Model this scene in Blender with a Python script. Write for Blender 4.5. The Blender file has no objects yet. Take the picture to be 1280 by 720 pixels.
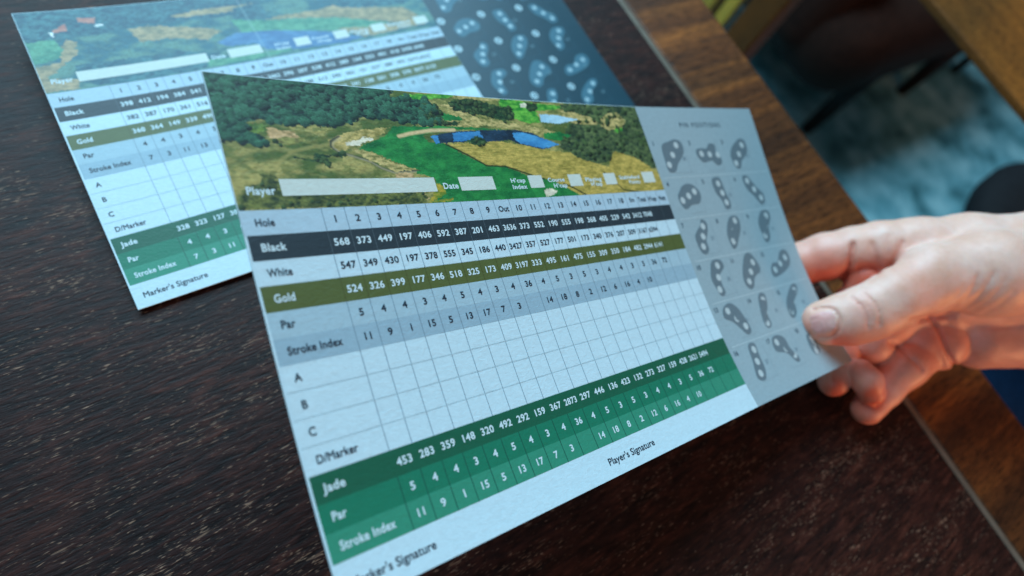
import bpy, bmesh, math, random, os, json
import numpy as np
from mathutils import Matrix, Vector
random.seed(4); rng = np.random.RandomState(7)
scene = bpy.context.scene
col = scene.collection
R = math.radians

# ------------------------------------------------------------------ camera
CAM = np.array([-0.08615, -0.18999, 1.00549])
CM = np.array([[0.8153632, -0.3555886, 0.4568803],
               [-0.4913787, -0.8423543, 0.2213284],
               [0.3061532, -0.4049643, -0.8615534]])      # columns: right, down, forward
FPX = 799.27                                              # focal length in pixels of a 1280 wide frame
cam_data = bpy.data.cameras.new('camera'); cam = bpy.data.objects.new('camera', cam_data); col.objects.link(cam)
mw = Matrix.Identity(4)
for i in range(3):
    mw[i][0] = CM[i, 0]; mw[i][1] = -CM[i, 1]; mw[i][2] = -CM[i, 2]; mw[i][3] = CAM[i]
cam.matrix_world = mw
cam_data.sensor_width = 36.0; cam_data.lens = FPX / 1280 * 36
cam_data.clip_start = 0.01; cam_data.clip_end = 60
cam_data.dof.use_dof = True; cam_data.dof.focus_distance = 0.203; cam_data.dof.aperture_fstop = 7.0
scene.camera = cam

# ------------------------------------------------------------------ light of the room
world = bpy.data.worlds.new('World'); scene.world = world; world.use_nodes = True
bgn = world.node_tree.nodes['Background']
bgn.inputs[0].default_value = (0.60, 0.64, 0.68, 1); bgn.inputs[1].default_value = 0.085

def area(name, loc, target, sx, sy, power, color):
    l = bpy.data.lights.new(name, 'AREA'); l.shape = 'RECTANGLE'; l.size = sx; l.size_y = sy
    l.energy = power; l.color = color
    o = bpy.data.objects.new(name, l); col.objects.link(o); o.location = loc
    d = Vector(target) - Vector(loc); o.rotation_euler = d.to_track_quat('-Z', 'Y').to_euler()
    return o
area('window_light', (0.25, 1.55, 2.30), (0.1, -0.1, 0.75), 2.3, 1.4, 108, (0.46, 0.79, 1.0))
area('side_window', (-1.7, -0.75, 1.9), (0.15, -0.25, 0.78), 1.1, 1.1, 7.0, (0.55, 0.82, 1.0))  # added weak cool fill that brightens the fingertips
area('room_light', (0.62, -1.45, 1.05), (0.22, -0.2, 0.8), 0.5, 0.5, 9.5, (1.0, 0.44, 0.19))  # added warm fill for the underside of the hand

scene.view_settings.view_transform = 'Standard'; scene.view_settings.look = 'None'
scene.view_settings.exposure = 0.0; scene.view_settings.gamma = 1.0
scene.cycles.use_denoising = True

# ------------------------------------------------------------------ helpers
def lin(c):
    c = np.asarray(c, float) / 255.0
    return np.where(c <= 0.04045, c / 12.92, ((c + 0.055) / 1.055) ** 2.4)
PAPER_SEEN = lin((172, 208, 230)); PAPER = np.array([0.60, 0.75, 0.80])
def ink(r, g, b):
    """colour of ink on paper, from how it looks under the bluish window light"""
    return np.clip(lin((r, g, b)) / PAPER_SEEN * PAPER, 0.004, 0.9)

def tag(o, label=None, cat=None, group=None, kind=None):
    if label: o['label'] = label
    if cat: o['category'] = cat
    if group: o['group'] = group
    if kind: o['kind'] = kind
    return o
def empty(name, loc=(0, 0, 0), mat=None):
    o = bpy.data.objects.new(name, None); o.empty_display_size = 0.02; col.objects.link(o)
    if mat is not None: o.matrix_world = mat
    else: o.location = loc
    return o
def link(name, verts, faces, mat, parent=None, smooth=False, loc=None):
    me = bpy.data.meshes.new(name); me.from_pydata([tuple(v) for v in verts], [], [tuple(f) for f in faces]); me.update()
    if smooth: me.polygons.foreach_set('use_smooth', [True] * len(me.polygons))
    if mat: me.materials.append(mat)
    o = bpy.data.objects.new(name, me); col.objects.link(o)
    if parent: o.parent = parent
    if loc: o.location = loc
    return o
def box(name, x0, x1, y0, y1, z0, z1, mat, parent=None, bevel=0.0, seg=2):
    bm = bmesh.new(); bmesh.ops.create_cube(bm, size=1)
    for v in bm.verts:
        v.co = Vector(((x0 + x1) / 2 + v.co.x * (x1 - x0), (y0 + y1) / 2 + v.co.y * (y1 - y0), (z0 + z1) / 2 + v.co.z * (z1 - z0)))
    if bevel: bmesh.ops.bevel(bm, geom=bm.edges[:], offset=bevel, segments=seg, affect='EDGES', profile=0.5)
    me = bpy.data.meshes.new(name); bm.to_mesh(me); bm.free(); me.materials.append(mat)
    o = bpy.data.objects.new(name, me); col.objects.link(o)
    if parent: o.parent = parent
    return o

class NT:
    def __init__(s, name):
        s.m = bpy.data.materials.new(name); s.m.use_nodes = True; s.t = s.m.node_tree
        s.b = s.t.nodes['Principled BSDF']
    def n(s, kind, **kw):
        x = s.t.nodes.new(kind)
        for k, v in kw.items():
            if k.startswith('in_'):
                key = k[3:]; key = int(key) if key.isdigit() else key.replace('_', ' ')
                x.inputs[key].default_value = v
            else: setattr(x, k, v)
        return x
    def l(s, a, b): s.t.links.new(a, b)
    def coords(s, scale=(1, 1, 1), rot=(0, 0, 0)):
        tc = s.n('ShaderNodeTexCoord'); mp = s.n('ShaderNodeMapping')
        mp.inputs['Scale'].default_value = scale; mp.inputs['Rotation'].default_value = rot
        s.l(tc.outputs['Object'], mp.inputs['Vector']); return mp.outputs['Vector']
    def noise(s, vec, scale, detail=4, rough=0.55, dist=0.0):
        x = s.n('ShaderNodeTexNoise'); x.inputs['Scale'].default_value = scale; x.inputs['Detail'].default_value = detail
        x.inputs['Roughness'].default_value = rough; x.inputs['Distortion'].default_value = dist
        s.l(vec, x.inputs['Vector']); return x.outputs['Fac']
    def ramp(s, fac, stops):
        x = s.n('ShaderNodeValToRGB'); e = x.color_ramp.elements
        while len(e) < len(stops): e.new(0.5)
        for i, (p, c) in enumerate(stops):
            e[i].position = p; e[i].color = tuple(c) + (1,) if len(c) == 3 else c
        s.l(fac, x.inputs['Fac']); return x.outputs['Color']
    def mix(s, a, b, fac=0.5, blend='MIX'):
        x = s.n('ShaderNodeMix', data_type='RGBA', blend_type=blend)
        for sock, v in ((x.inputs[0], fac), (x.inputs[6], a), (x.inputs[7], b)):
            if hasattr(v, 'is_linked') or hasattr(v, 'links'): s.l(v, sock)
            else: sock.default_value = v if isinstance(v, (int, float)) else tuple(v) + ((1,) if len(v) == 3 else ())
        return x.outputs[2]
    def bump(s, h, strength, dist, prev=None):
        x = s.n('ShaderNodeBump'); x.inputs['Strength'].default_value = strength; x.inputs['Distance'].default_value = dist
        s.l(h, x.inputs['Height'])
        if prev is not None: s.l(prev, x.inputs['Normal'])
        return x.outputs['Normal']

# ------------------------------------------------------------------ materials
def wood(name, dark, mid, light, fleck, fleck_amt, rough, spec=0.5, sx=6.0, sy=95.0, bumpd=0.0004, tint=None, lo=0.36):
    m = NT(name); v = m.coords((sx, sy, sy))
    a = m.noise(v, 1.0, 8, 0.65, 0.6)
    base = m.ramp(a, [(0.30, dark), (0.52, mid), (0.72, light)])
    v0 = m.coords((3.5, 11, 11)); big = m.noise(v0, 1.0, 4, 0.6, 0.4)
    base = m.mix(base, m.ramp(big, [(0.35, (0.6, 0.62, 0.72)), (0.65, (1.3, 1.12, 1.0))]), 1.0, 'MULTIPLY')
    if tint is not None:
        v6 = m.coords((5, 2.2, 2)); tb = m.noise(v6, 1.0, 2, 0.5, 0.3)
        base = m.mix(base, tint, m.ramp(tb, [(0.5, (0, 0, 0)), (0.72, (0.7, 0.7, 0.7))]))
    # short pale flecks in the pores, of two sizes, gathered in drifts
    v2 = m.coords((330, 1900, 1900)); f = m.noise(v2, 1.0, 1, 0.5, 0.3)
    v3 = m.coords((22, 60, 60)); f2 = m.noise(v3, 1.0, 3, 0.65)
    v5 = m.coords((150, 1100, 1100), (0, 0, 0.06)); f5 = m.noise(v5, 1.0, 1, 0.5, 0.4)
    def times(x, y):
        mul = m.n('ShaderNodeMix', data_type='FLOAT'); mul.inputs[0].default_value = 0.30; m.l(x, mul.inputs[2]); m.l(y, mul.inputs[3]); return mul.outputs[0]
    k = fleck_amt
    mask = m.ramp(times(f, f2), [(lo, (0, 0, 0)), (lo + 0.09, (k, k, k))])
    mask2 = m.ramp(times(f5, f2), [(lo + 0.02, (0, 0, 0)), (lo + 0.08, (k * 0.8,) * 3)])
    c = m.mix(base, fleck, mask); c = m.mix(c, [x * 0.75 for x in fleck], mask2)
    v4 = m.coords((110, 640, 640), (0, 0, 0.03)); p = m.noise(v4, 1.0, 5, 0.62, 0.3)
    pores = m.ramp(p, [(0.36, (0.4, 0.38, 0.4)), (0.50, (1, 1, 1)), (0.66, (1.35, 1.3, 1.3))])
    c = m.mix(c, pores, 1.0, 'MULTIPLY')
    m.l(c, m.b.inputs['Base Color'])
    rr = m.n('ShaderNodeMapRange', in_3=rough - 0.07, in_4=rough + 0.16); m.l(p, rr.inputs[0]); m.l(rr.outputs[0], m.b.inputs['Roughness'])
    m.b.inputs['Specular IOR Level'].default_value = spec
    n1 = m.bump(p, 0.7, bumpd); n2 = m.bump(a, 0.15, bumpd, n1); n3 = m.bump(mask, 0.2, bumpd * 0.6, n2)
    m.l(n3, m.b.inputs['Normal'])
    return m.m
def paint(name, c, rough=0.5, spec=0.5, noise_amt=0.15, ns=40, metallic=0.0):
    m = NT(name); v = m.coords(); a = m.noise(v, ns, 5, 0.6)
    lo = [x * (1 - noise_amt) for x in c]; hi = [min(1, x * (1 + noise_amt)) for x in c]
    m.l(m.ramp(a, [(0.3, lo), (0.7, hi)]), m.b.inputs['Base Color'])
    m.b.inputs['Roughness'].default_value = rough; m.b.inputs['Specular IOR Level'].default_value = spec
    m.b.inputs['Metallic'].default_value = metallic
    m.l(m.bump(a, 0.2, 0.0005), m.b.inputs['Normal'])
    return m.m
def felt(m):
    """the felt-marked tooth of the card stock"""
    v = m.coords((520, 900, 500)); a = m.noise(v, 1.0, 5, 0.62, 0.8)
    v2 = m.coords((2600, 3200, 2600)); b2 = m.noise(v2, 1.0, 2, 0.5)
    n = m.bump(a, 0.8, 0.00016); n = m.bump(b2, 0.4, 0.00005, n)
    m.l(n, m.b.inputs['Normal']); return a
_inks = {}
def paper(name, c, rough=0.50, spec=0.5, var=0.06):
    key = name
    if key in _inks: return _inks[key]
    m = NT(name); a = felt(m); c = list(c)
    m.l(m.ramp(a, [(0.3, [x * (1 - var) for x in c]), (0.7, [min(1, x * (1 + var)) for x in c])]), m.b.inputs['Base Color'])
    m.b.inputs['Roughness'].default_value = rough; m.b.inputs['Specular IOR Level'].default_value = spec
    _inks[key] = m.m; return m.m
def photo_paper():
    m = NT('printed_photo'); a = felt(m)
    at = m.n('ShaderNodeVertexColor', layer_name='Col')
    c = m.mix(at.outputs[0], m.ramp(a, [(0.3, (0.86, 0.86, 0.86)), (0.7, (1.14, 1.14, 1.14))]), 1.0, 'MULTIPLY')
    m.l(c, m.b.inputs['Base Color']); m.b.inputs['Roughness'].default_value = 0.48; m.b.inputs['Specular IOR Level'].default_value = 0.5
    return m.m
# outlines traced on the cards, in card units (columns, rows)
FRONT_PHOTO = [["forest", [[-3.16, -6.42], [0.15, -6.41], [5.32, -6.59], [5.22, -5.97], [4.88, -5.45], [5.97, -5.59], [6.96, -5.5], [7.53, -5.14], [7.52, -4.3], [6.35, -4.11], [6.04, -4.17], [5.46, -4.11], [4.65, -4.26], [3.62, -4.26], [2.93, -4.29], [2.45, -3.99], [1.46, -3.81], [0.3, -3.8], [-0.72, -3.74], [-1.49, -3.89], [-1.99, -3.76], [-2.02, -3.32], [-1.38, -3.04], [-1.28, -2.81], [-1.78, -2.7], [-2.64, -2.9], [-3.48, -3.03]]], ["scrub", [[-1.19, -2.96], [-0.73, -3.09], [0.17, -3.17], [0.18, -3.01], [-0.43, -2.87], [-1.18, -2.72]]], ["pink", [[-1.33, -3.58], [-0.23, -3.41], [-0.04, -3.15], [-1.29, -3.09]]], ["green2", [[-2.0, -3.72], [-1.3, -3.7], [-1.38, -3.36], [-1.96, -3.24]]], ["pathlight", [[-1.47, -1.72], [-1.05, -2.15], [-0.52, -2.51], [0.27, -2.72], [1.09, -2.88]]], ["tanfield", [[1.15, -3.09], [1.7, -3.36], [2.96, -3.68], [4.34, -3.83], [3.98, -3.54], [3.38, -3.32], [1.81, -2.61], [1.19, -2.68]]], ["darkpath", [[1.72, -3.3], [1.29, -3.05], [1.22, -2.8], [1.47, -2.56], [2.07, -2.38], [2.83, -2.12], [3.26, -1.82], [3.81, -1.6], [5.3, -1.64]]], ["tan", [[2.15, -2.66], [2.66, -2.67], [3.42, -2.34], [4.21, -2.0], [5.22, -1.68], [3.91, -1.62], [3.3, -1.95], [2.7, -2.24]]], ["pink", [[3.98, -1.56], [4.8, -1.55], [4.89, -1.24], [5.22, -0.53], [5.32, -0.26], [5.06, -0.06], [4.76, -1.16], [3.98, -1.3]]], ["bunker", [[1.93, -3.02], [2.63, -3.12], [2.84, -3.28], [3.33, -3.32], [3.38, -3.21], [2.76, -3.02], [2.55, -2.88], [1.98, -2.91]]], ["green", [[4.55, -3.94], [8.23, -4.08], [13.88, -3.92], [11.87, -3.99], [8.03, -3.87], [6.67, -3.71], [6.03, -3.49], [6.25, -3.16], [7.14, -3.07], [7.25, -3.05], [8.03, -2.54], [8.99, -2.1], [9.28, -1.87], [10.58, -1.81], [11.88, -1.27], [13.52, -0.99], [15.3, -0.08], [15.14, 0.28], [3.59, 0.35], [5.53, -0.04], [5.92, -0.6], [5.95, -1.27], [4.99, -1.55], [5.32, -1.68], [4.22, -2.04], [3.45, -2.43], [2.5, -2.71], [2.74, -2.93], [3.32, -3.15], [3.92, -3.36], [4.39, -3.69]]], ["greenyel", [[6.07, -1.04], [6.57, -0.76], [6.25, -0.41], [5.55, -0.08], [6.63, -0.21], [6.57, -0.04], [5.28, -0.0], [5.73, -0.6]]], ["darktree", [[-0.59, -2.27], [0.35, -2.17], [0.4, -2.09], [-0.61, -2.19]]], ["darktree", [[0.3, -2.41], [0.81, -2.44], [1.08, -2.02], [0.89, -1.89], [0.39, -2.05]]], ["darktree", [[0.8, -2.42], [1.44, -2.43], [1.41, -2.33], [0.78, -2.32]]], ["darktree", [[1.36, -2.51], [1.57, -2.6], [1.83, -2.54], [1.85, -2.4], [1.72, -2.29], [1.4, -2.31]]], ["scrubdark", [[-3.04, -0.53], [-2.54, -1.02], [-2.18, -1.16], [-2.04, -1.46], [-1.74, -1.57], [-1.5, -1.46], [-1.44, -1.01], [-1.44, -0.6], [-0.3, -0.57], [3.76, -0.59], [5.12, -0.53], [5.29, -0.31], [5.05, -0.03], [-3.15, -0.04]]], ["foresttop", [[7.64, -7.06], [12.53, -7.27], [17.96, -7.29], [23.57, -7.17], [23.04, -6.12], [17.13, -5.52], [16.52, -5.96], [10.49, -5.99], [8.69, -5.97]]], ["greenbright", [[5.55, -5.67], [7.45, -5.9], [10.64, -6.02], [10.45, -5.89], [8.62, -5.79], [6.6, -5.47]]], ["tan", [[8.67, -5.91], [11.27, -5.92], [15.63, -5.79], [15.42, -5.67], [11.78, -5.8], [9.83, -5.64], [8.6, -5.73]]], ["tan", [[7.72, -5.32], [8.57, -5.32], [9.83, -4.63], [10.72, -4.55], [10.72, -4.19], [8.34, -4.05], [7.38, -4.4], [8.27, -4.84]]], ["greenbright", [[11.7, -5.94], [13.65, -5.81], [16.22, -5.68], [16.13, -5.48], [14.16, -5.26], [14.16, -4.56], [13.49, -4.41], [12.42, -4.62], [11.63, -5.45]]], ["green", [[7.55, -4.86], [8.69, -4.63], [8.75, -4.47], [7.61, -4.36]]], ["darktree", [[8.26, -5.48], [8.94, -5.64], [9.88, -5.76], [11.49, -5.44], [12.44, -5.37], [12.3, -4.68], [11.52, -4.49], [10.77, -4.67], [9.9, -4.81], [8.44, -4.97]]], ["darktree", [[6.56, -5.36], [7.48, -5.31], [7.67, -4.87], [7.34, -4.29], [6.35, -4.11], [6.32, -4.68]]], ["darktree", [[7.36, -4.34], [8.58, -4.34], [8.25, -4.12], [7.28, -4.12]]], ["darktree", [[13.62, -5.74], [14.39, -5.79], [14.31, -5.33], [13.55, -5.23]]], ["bunker", [[13.15, -5.68], [13.7, -5.75], [13.48, -5.42], [13.12, -5.43]]], ["bunker", [[16.16, -5.55], [16.66, -5.5], [16.53, -5.36], [16.1, -5.41]]], ["tan", [[10.7, -4.49], [12.31, -4.37], [14.27, -4.12], [15.13, -3.95], [13.84, -3.82], [12.16, -4.0], [10.56, -4.13]]], ["straw", [[7.25, -3.05], [8.63, -3.16], [10.12, -3.36], [12.07, -3.1], [13.7, -2.81], [15.81, -2.62], [17.2, -2.04], [18.75, -1.62], [20.58, -1.58], [22.32, -1.55], [23.23, -0.96], [23.37, -0.05], [19.35, 0.13], [15.28, -0.02], [13.52, -0.99], [11.93, -1.38], [10.6, -1.86], [9.36, -1.89], [8.38, -2.48]]], ["darkline", [[7.25, -3.05], [8.38, -2.48], [9.29, -1.9], [10.59, -1.83], [11.93, -1.38], [12.96, -1.06]]], ["wooddark", [[16.29, -5.82], [23.04, -6.12], [23.36, -4.81], [23.51, -1.51], [22.32, -1.55], [21.11, -2.26], [19.48, -2.75], [19.01, -2.15], [17.83, -1.9], [16.59, -2.17], [14.99, -2.94], [15.22, -3.44], [16.73, -4.64], [17.81, -4.81], [16.07, -5.34]]], ["tan", [[19.98, -5.29], [20.95, -5.39], [21.57, -4.91], [20.96, -4.27], [19.62, -4.17], [18.8, -4.7]]], ["greenbright", [[20.34, -4.32], [21.09, -4.34], [20.73, -3.98], [20.2, -4.05]]], ["straw", [[19.48, -2.75], [21.14, -2.33], [22.36, -1.62], [21.21, -1.3], [19.71, -1.34], [18.4, -1.63]]], ["green", [[14.16, -3.87], [15.45, -3.96], [16.31, -3.72], [15.19, -3.38], [14.03, -3.55]]], ["tan", [[16.13, -5.48], [18.58, -4.97], [18.92, -4.57], [17.65, -4.47], [15.8, -4.74]]], ["darkline", [[14.33, -0.72], [14.87, -0.52], [15.77, -0.03]]], ["darkline", [[17.93, -1.38], [19.13, -0.17], [20.72, 0.04]]], ["waterdark", [[6.73, -3.55], [7.99, -3.76], [9.68, -3.9], [12.16, -4.0], [13.25, -3.85], [14.0, -3.49], [15.09, -3.16], [13.71, -2.83], [12.08, -3.13], [11.49, -3.38], [9.81, -3.24], [8.02, -3.18], [6.67, -3.06]]], ["sandline", [[4.74, -3.41], [5.39, -3.58], [6.7, -3.8], [8.03, -3.87], [8.0, -3.79], [6.66, -3.69], [5.45, -3.43]]], ["water", [[7.91, -3.7], [9.6, -3.86], [9.71, -3.49], [8.67, -3.27], [7.73, -3.22]]], ["water", [[6.6, -3.51], [6.94, -3.56], [6.89, -3.11], [6.64, -3.17]]], ["water", [[6.52, -3.47], [6.84, -3.53], [6.9, -3.13], [6.68, -3.07]]], ["water", [[11.8, -3.81], [12.67, -3.86], [13.87, -3.55], [15.06, -3.16], [13.74, -2.89], [12.1, -3.18], [11.86, -3.45]]], ["darktree", [[8.53, -3.21], [9.14, -3.51], [9.55, -3.58], [9.92, -3.18], [9.34, -3.02]]], ["waterlight", [[14.34, -5.05], [15.62, -5.06], [17.4, -4.82], [15.69, -4.51], [14.22, -4.54]]], ["bunker", [[12.68, -0.42], [13.17, -0.52], [13.69, -0.33], [13.29, -0.1], [12.68, -0.07]]]]
FRONT_BOXES = [[[-1.4, -1.27], [5.94, -1.27], [5.9, -0.6], [-1.42, -0.59]], [[7.32, -1.31], [9.46, -1.34], [9.44, -0.59], [7.29, -0.59]], [[11.86, -1.29], [12.83, -1.29], [12.82, -0.57], [11.78, -0.57]], [[14.81, -1.27], [15.86, -1.3], [15.8, -0.55], [14.8, -0.56]], [[17.76, -1.28], [18.77, -1.29], [18.74, -0.55], [17.75, -0.53]], [[21.26, -1.3], [22.4, -1.31], [22.4, -0.53], [21.27, -0.53]]]
FRONT_LABELS = [["Player", [[-2.77, -0.81], [-1.65, -0.83]]], ["Date", [[6.3, -0.85], [7.18, -0.85]]], ["H'cap", [[10.56, -1.03], [11.57, -1.02]]], ["Index", [[10.56, -0.67], [11.56, -0.65]]], ["Course", [[13.2, -1.0], [14.46, -1.02]]], ["H'cap", [[13.5, -0.65], [14.53, -0.64]]], ["Playing", [[16.11, -0.95], [17.47, -0.96]]], ["H'cap", [[16.47, -0.65], [17.41, -0.65]]], ["Stableford", [[19.08, -0.99], [20.96, -1.01]]], ["Points", [[19.84, -0.67], [20.89, -0.67]]]]
REAR_PHOTO = [["rtree", [[-3.5, -6.25], [6.01, -6.25], [11.59, -6.15], [10.74, -4.04], [8.01, -4.0], [5.49, -4.1], [2.39, -4.12], [0.49, -3.79], [-1.72, -3.82], [-3.18, -3.66], [-3.41, -5.22]]], ["rgreen", [[-3.16, -3.7], [-1.74, -3.78], [-1.39, -2.87], [-1.86, -2.35], [-3.22, -2.14]]], ["rtan", [[-1.13, -3.73], [-0.69, -3.44], [-0.84, -2.62], [-1.41, -2.12], [-2.94, -1.06], [-3.84, -0.66], [-3.3, -1.86], [-1.94, -2.06]]], ["rtree", [[-1.2, -1.78], [1.17, -1.78], [4.65, -1.72], [6.96, -1.22], [6.55, -0.11], [-0.46, -0.11], [-1.51, -0.78]]], ["rtan", [[2.34, -3.97], [3.77, -4.06], [6.49, -3.4], [7.73, -2.9], [6.61, -2.33], [5.04, -2.82], [2.69, -2.93]]], ["rtan", [[5.19, -4.66], [7.03, -4.87], [10.76, -4.78], [10.59, -4.35], [6.85, -4.38], [5.25, -4.48]]], ["rtan", [[-3.32, -1.14], [-1.31, -0.74], [-1.53, -0.04], [-3.32, -0.12]]], ["rroof", [[-1.68, -4.37], [-0.83, -4.88], [-0.89, -4.34], [-1.54, -4.25]]], ["rroof", [[-0.09, -5.23], [0.86, -5.12], [0.68, -4.67], [-0.12, -4.94]]], ["rwhite", [[-1.83, -4.32], [-1.65, -4.34], [-1.66, -3.97], [-1.82, -4.02]]], ["rwhite", [[0.73, -4.62], [1.13, -4.58], [1.08, -4.42], [0.68, -4.45]]], ["rgreen", [[8.61, -3.75], [10.95, -3.16], [13.02, -2.96], [16.18, -2.39], [19.17, -1.31], [18.89, -0.98], [15.12, -1.35], [11.09, -2.22], [8.95, -2.54]]], ["rtan", [[10.75, -3.2], [11.92, -3.46], [14.34, -3.43], [16.04, -3.63], [16.59, -3.29], [21.13, -2.43], [21.91, -1.4], [20.43, -1.05], [18.23, -1.66], [16.19, -2.42], [13.04, -3.0]]], ["rtan", [[15.22, -1.55], [17.97, -1.11], [21.83, -1.25], [22.12, -0.55], [18.84, -0.38], [16.89, -0.36]]], ["rtree", [[16.47, -4.08], [21.63, -3.4], [21.68, -2.74], [20.03, -2.8], [16.59, -3.29]]], ["rtree", [[9.05, -4.62], [11.09, -4.82], [11.16, -3.68], [10.52, -3.39], [8.82, -3.78]]], ["rwater", [[7.06, -2.0], [8.64, -2.53], [11.09, -2.22], [13.07, -1.8], [14.86, -1.26], [16.91, -0.28], [15.16, -0.17], [11.5, -0.4], [9.88, -0.78], [9.52, -1.4], [7.58, -1.56]]], ["rgreen", [[6.02, -0.74], [7.24, -0.66], [9.59, -0.57], [11.55, -0.52], [11.48, -0.33], [8.7, -0.12], [5.81, -0.16]]]]
REAR_BOXES = [[[-1.38, -1.28], [6.11, -1.32], [6.08, -0.48], [-1.35, -0.56]], [[7.49, -1.32], [9.65, -1.34], [9.62, -0.63], [7.4, -0.58]], [[12.04, -1.42], [13.07, -1.4], [13.03, -0.67], [11.91, -0.61]], [[14.95, -1.42], [15.95, -1.39], [15.9, -0.63], [14.78, -0.59]], [[17.88, -1.35], [18.91, -1.4], [18.84, -0.64], [17.75, -0.54]], [[21.47, -1.56], [22.49, -1.5], [22.39, -0.69], [21.25, -0.64]]]
REAR_LABELS = [["Player", [[-2.81, -0.82], [-1.58, -0.87]]], ["Date", [[6.44, -0.84], [7.3, -0.84]]]]
GREENS = [[[24.15, -2.84], [24.39, -3.2], [25.06, -3.37], [25.78, -3.52], [26.34, -3.31], [26.34, -2.66], [25.8, -2.12], [25.29, -1.77], [24.82, -1.25], [24.32, -1.16], [24.04, -1.37], [24.07, -2.17]], [[27.74, -2.72], [28.29, -2.82], [28.91, -2.79], [29.3, -3.11], [29.76, -3.15], [30.02, -2.96], [29.91, -2.48], [30.22, -2.08], [30.2, -1.7], [29.75, -1.48], [29.39, -1.63], [29.08, -1.88], [28.16, -1.77], [27.75, -2.06], [27.61, -2.39]], [[33.3, -3.49], [33.83, -3.28], [33.76, -2.48], [33.14, -2.0], [32.66, -1.72], [32.32, -1.24], [31.87, -1.16], [31.57, -1.46], [31.48, -2.15], [31.86, -2.72], [32.59, -3.2]], [[24.88, -0.17], [25.53, -0.3], [26.15, -0.1], [26.52, 0.48], [26.11, 1.1], [25.22, 1.19], [24.61, 1.43], [24.23, 1.28], [24.07, 0.56], [24.49, 0.12]], [[28.31, -0.48], [29.08, -0.61], [29.33, -0.35], [29.4, 0.49], [29.55, 1.17], [29.4, 1.66], [28.81, 1.75], [28.65, 1.11], [28.25, 0.42]], [[32.01, -0.48], [32.63, -0.57], [32.99, -0.17], [33.41, 0.38], [33.98, 0.94], [33.86, 1.55], [33.24, 1.68], [32.73, 1.04], [32.09, 0.39]], [[25.6, 2.25], [26.05, 2.53], [25.83, 3.14], [25.36, 3.72], [25.29, 4.34], [24.82, 4.62], [24.41, 4.39], [24.31, 3.45], [24.68, 3.03], [25.23, 2.69]], [[29.03, 2.3], [29.76, 2.44], [29.67, 3.18], [28.98, 3.94], [28.34, 4.53], [27.87, 4.51], [27.86, 3.5], [28.42, 2.66]], [[32.83, 2.26], [33.74, 2.24], [33.84, 2.78], [33.16, 3.51], [32.82, 4.34], [32.15, 4.58], [32.02, 4.0], [32.03, 3.06]], [[25.09, 5.13], [25.98, 5.16], [26.11, 5.67], [25.36, 6.14], [25.2, 6.77], [25.21, 7.34], [24.71, 7.5], [24.49, 7.06], [24.34, 6.32], [24.6, 5.71]], [[28.87, 5.18], [29.63, 5.15], [30.05, 5.85], [30.01, 6.45], [29.05, 6.84], [28.52, 7.44], [27.97, 7.53], [27.65, 6.97], [27.98, 6.18]], [[33.33, 5.44], [34.19, 5.4], [34.35, 6.12], [33.74, 6.68], [32.46, 7.05], [31.42, 7.14], [31.33, 6.63], [31.83, 6.16], [32.58, 6.12]], [[24.24, 8.29], [25.11, 8.05], [25.74, 8.48], [26.02, 9.18], [26.13, 10.09], [25.55, 10.3], [25.07, 9.72], [24.64, 9.24], [24.0, 8.88]], [[28.59, 8.05], [29.31, 8.08], [29.18, 8.74], [28.63, 9.5], [28.58, 10.16], [28.06, 10.35], [27.82, 9.93], [28.05, 9.05]], [[32.95, 8.03], [33.68, 8.05], [33.51, 8.57], [32.58, 9.14], [32.17, 9.96], [31.4, 10.27], [31.18, 9.79], [31.56, 8.97]], [[24.99, 10.98], [25.49, 10.85], [25.8, 11.06], [25.66, 11.78], [25.56, 12.6], [25.13, 13.19], [24.6, 13.2], [24.36, 12.86], [24.72, 11.94]], [[27.86, 11.02], [28.62, 10.96], [29.21, 11.3], [29.26, 12.0], [29.67, 12.7], [29.6, 13.03], [29.18, 12.98], [28.64, 12.26], [27.69, 11.95], [27.56, 11.54]], [[31.86, 11.68], [32.65, 11.75], [32.67, 12.38], [32.54, 12.97], [31.89, 13.09], [31.59, 12.59]]]
# ------------------------------------------------------------------ floor
m = NT('carpet'); v = m.coords()
a = m.noise(v, 9.0, 4, 0.55, 0.0); b2 = m.noise(v, 420, 2, 0.6)
c = m.ramp(a, [(0.36, (0.07, 0.23, 0.27)), (0.48, (0.20, 0.53, 0.62)), (0.62, (0.42, 0.80, 0.88))])
c = m.mix(c, m.ramp(b2, [(0.3, (0.7, 0.7, 0.7)), (0.7, (1.3, 1.3, 1.3))]), 1.0, 'MULTIPLY')
m.l(c, m.b.inputs['Base Color']); m.b.inputs['Roughness'].default_value = 0.95; m.b.inputs['Specular IOR Level'].default_value = 0.1
m.l(m.bump(b2, 0.6, 0.003), m.b.inputs['Normal'])
fl = link('floor', [(-4, -4, 0), (6, -4, 0), (6, 5, 0), (-4, 5, 0)], [(0, 1, 2, 3)], m.m)
tag(fl, 'teal mottled carpet floor below the tables', kind='structure')

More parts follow.
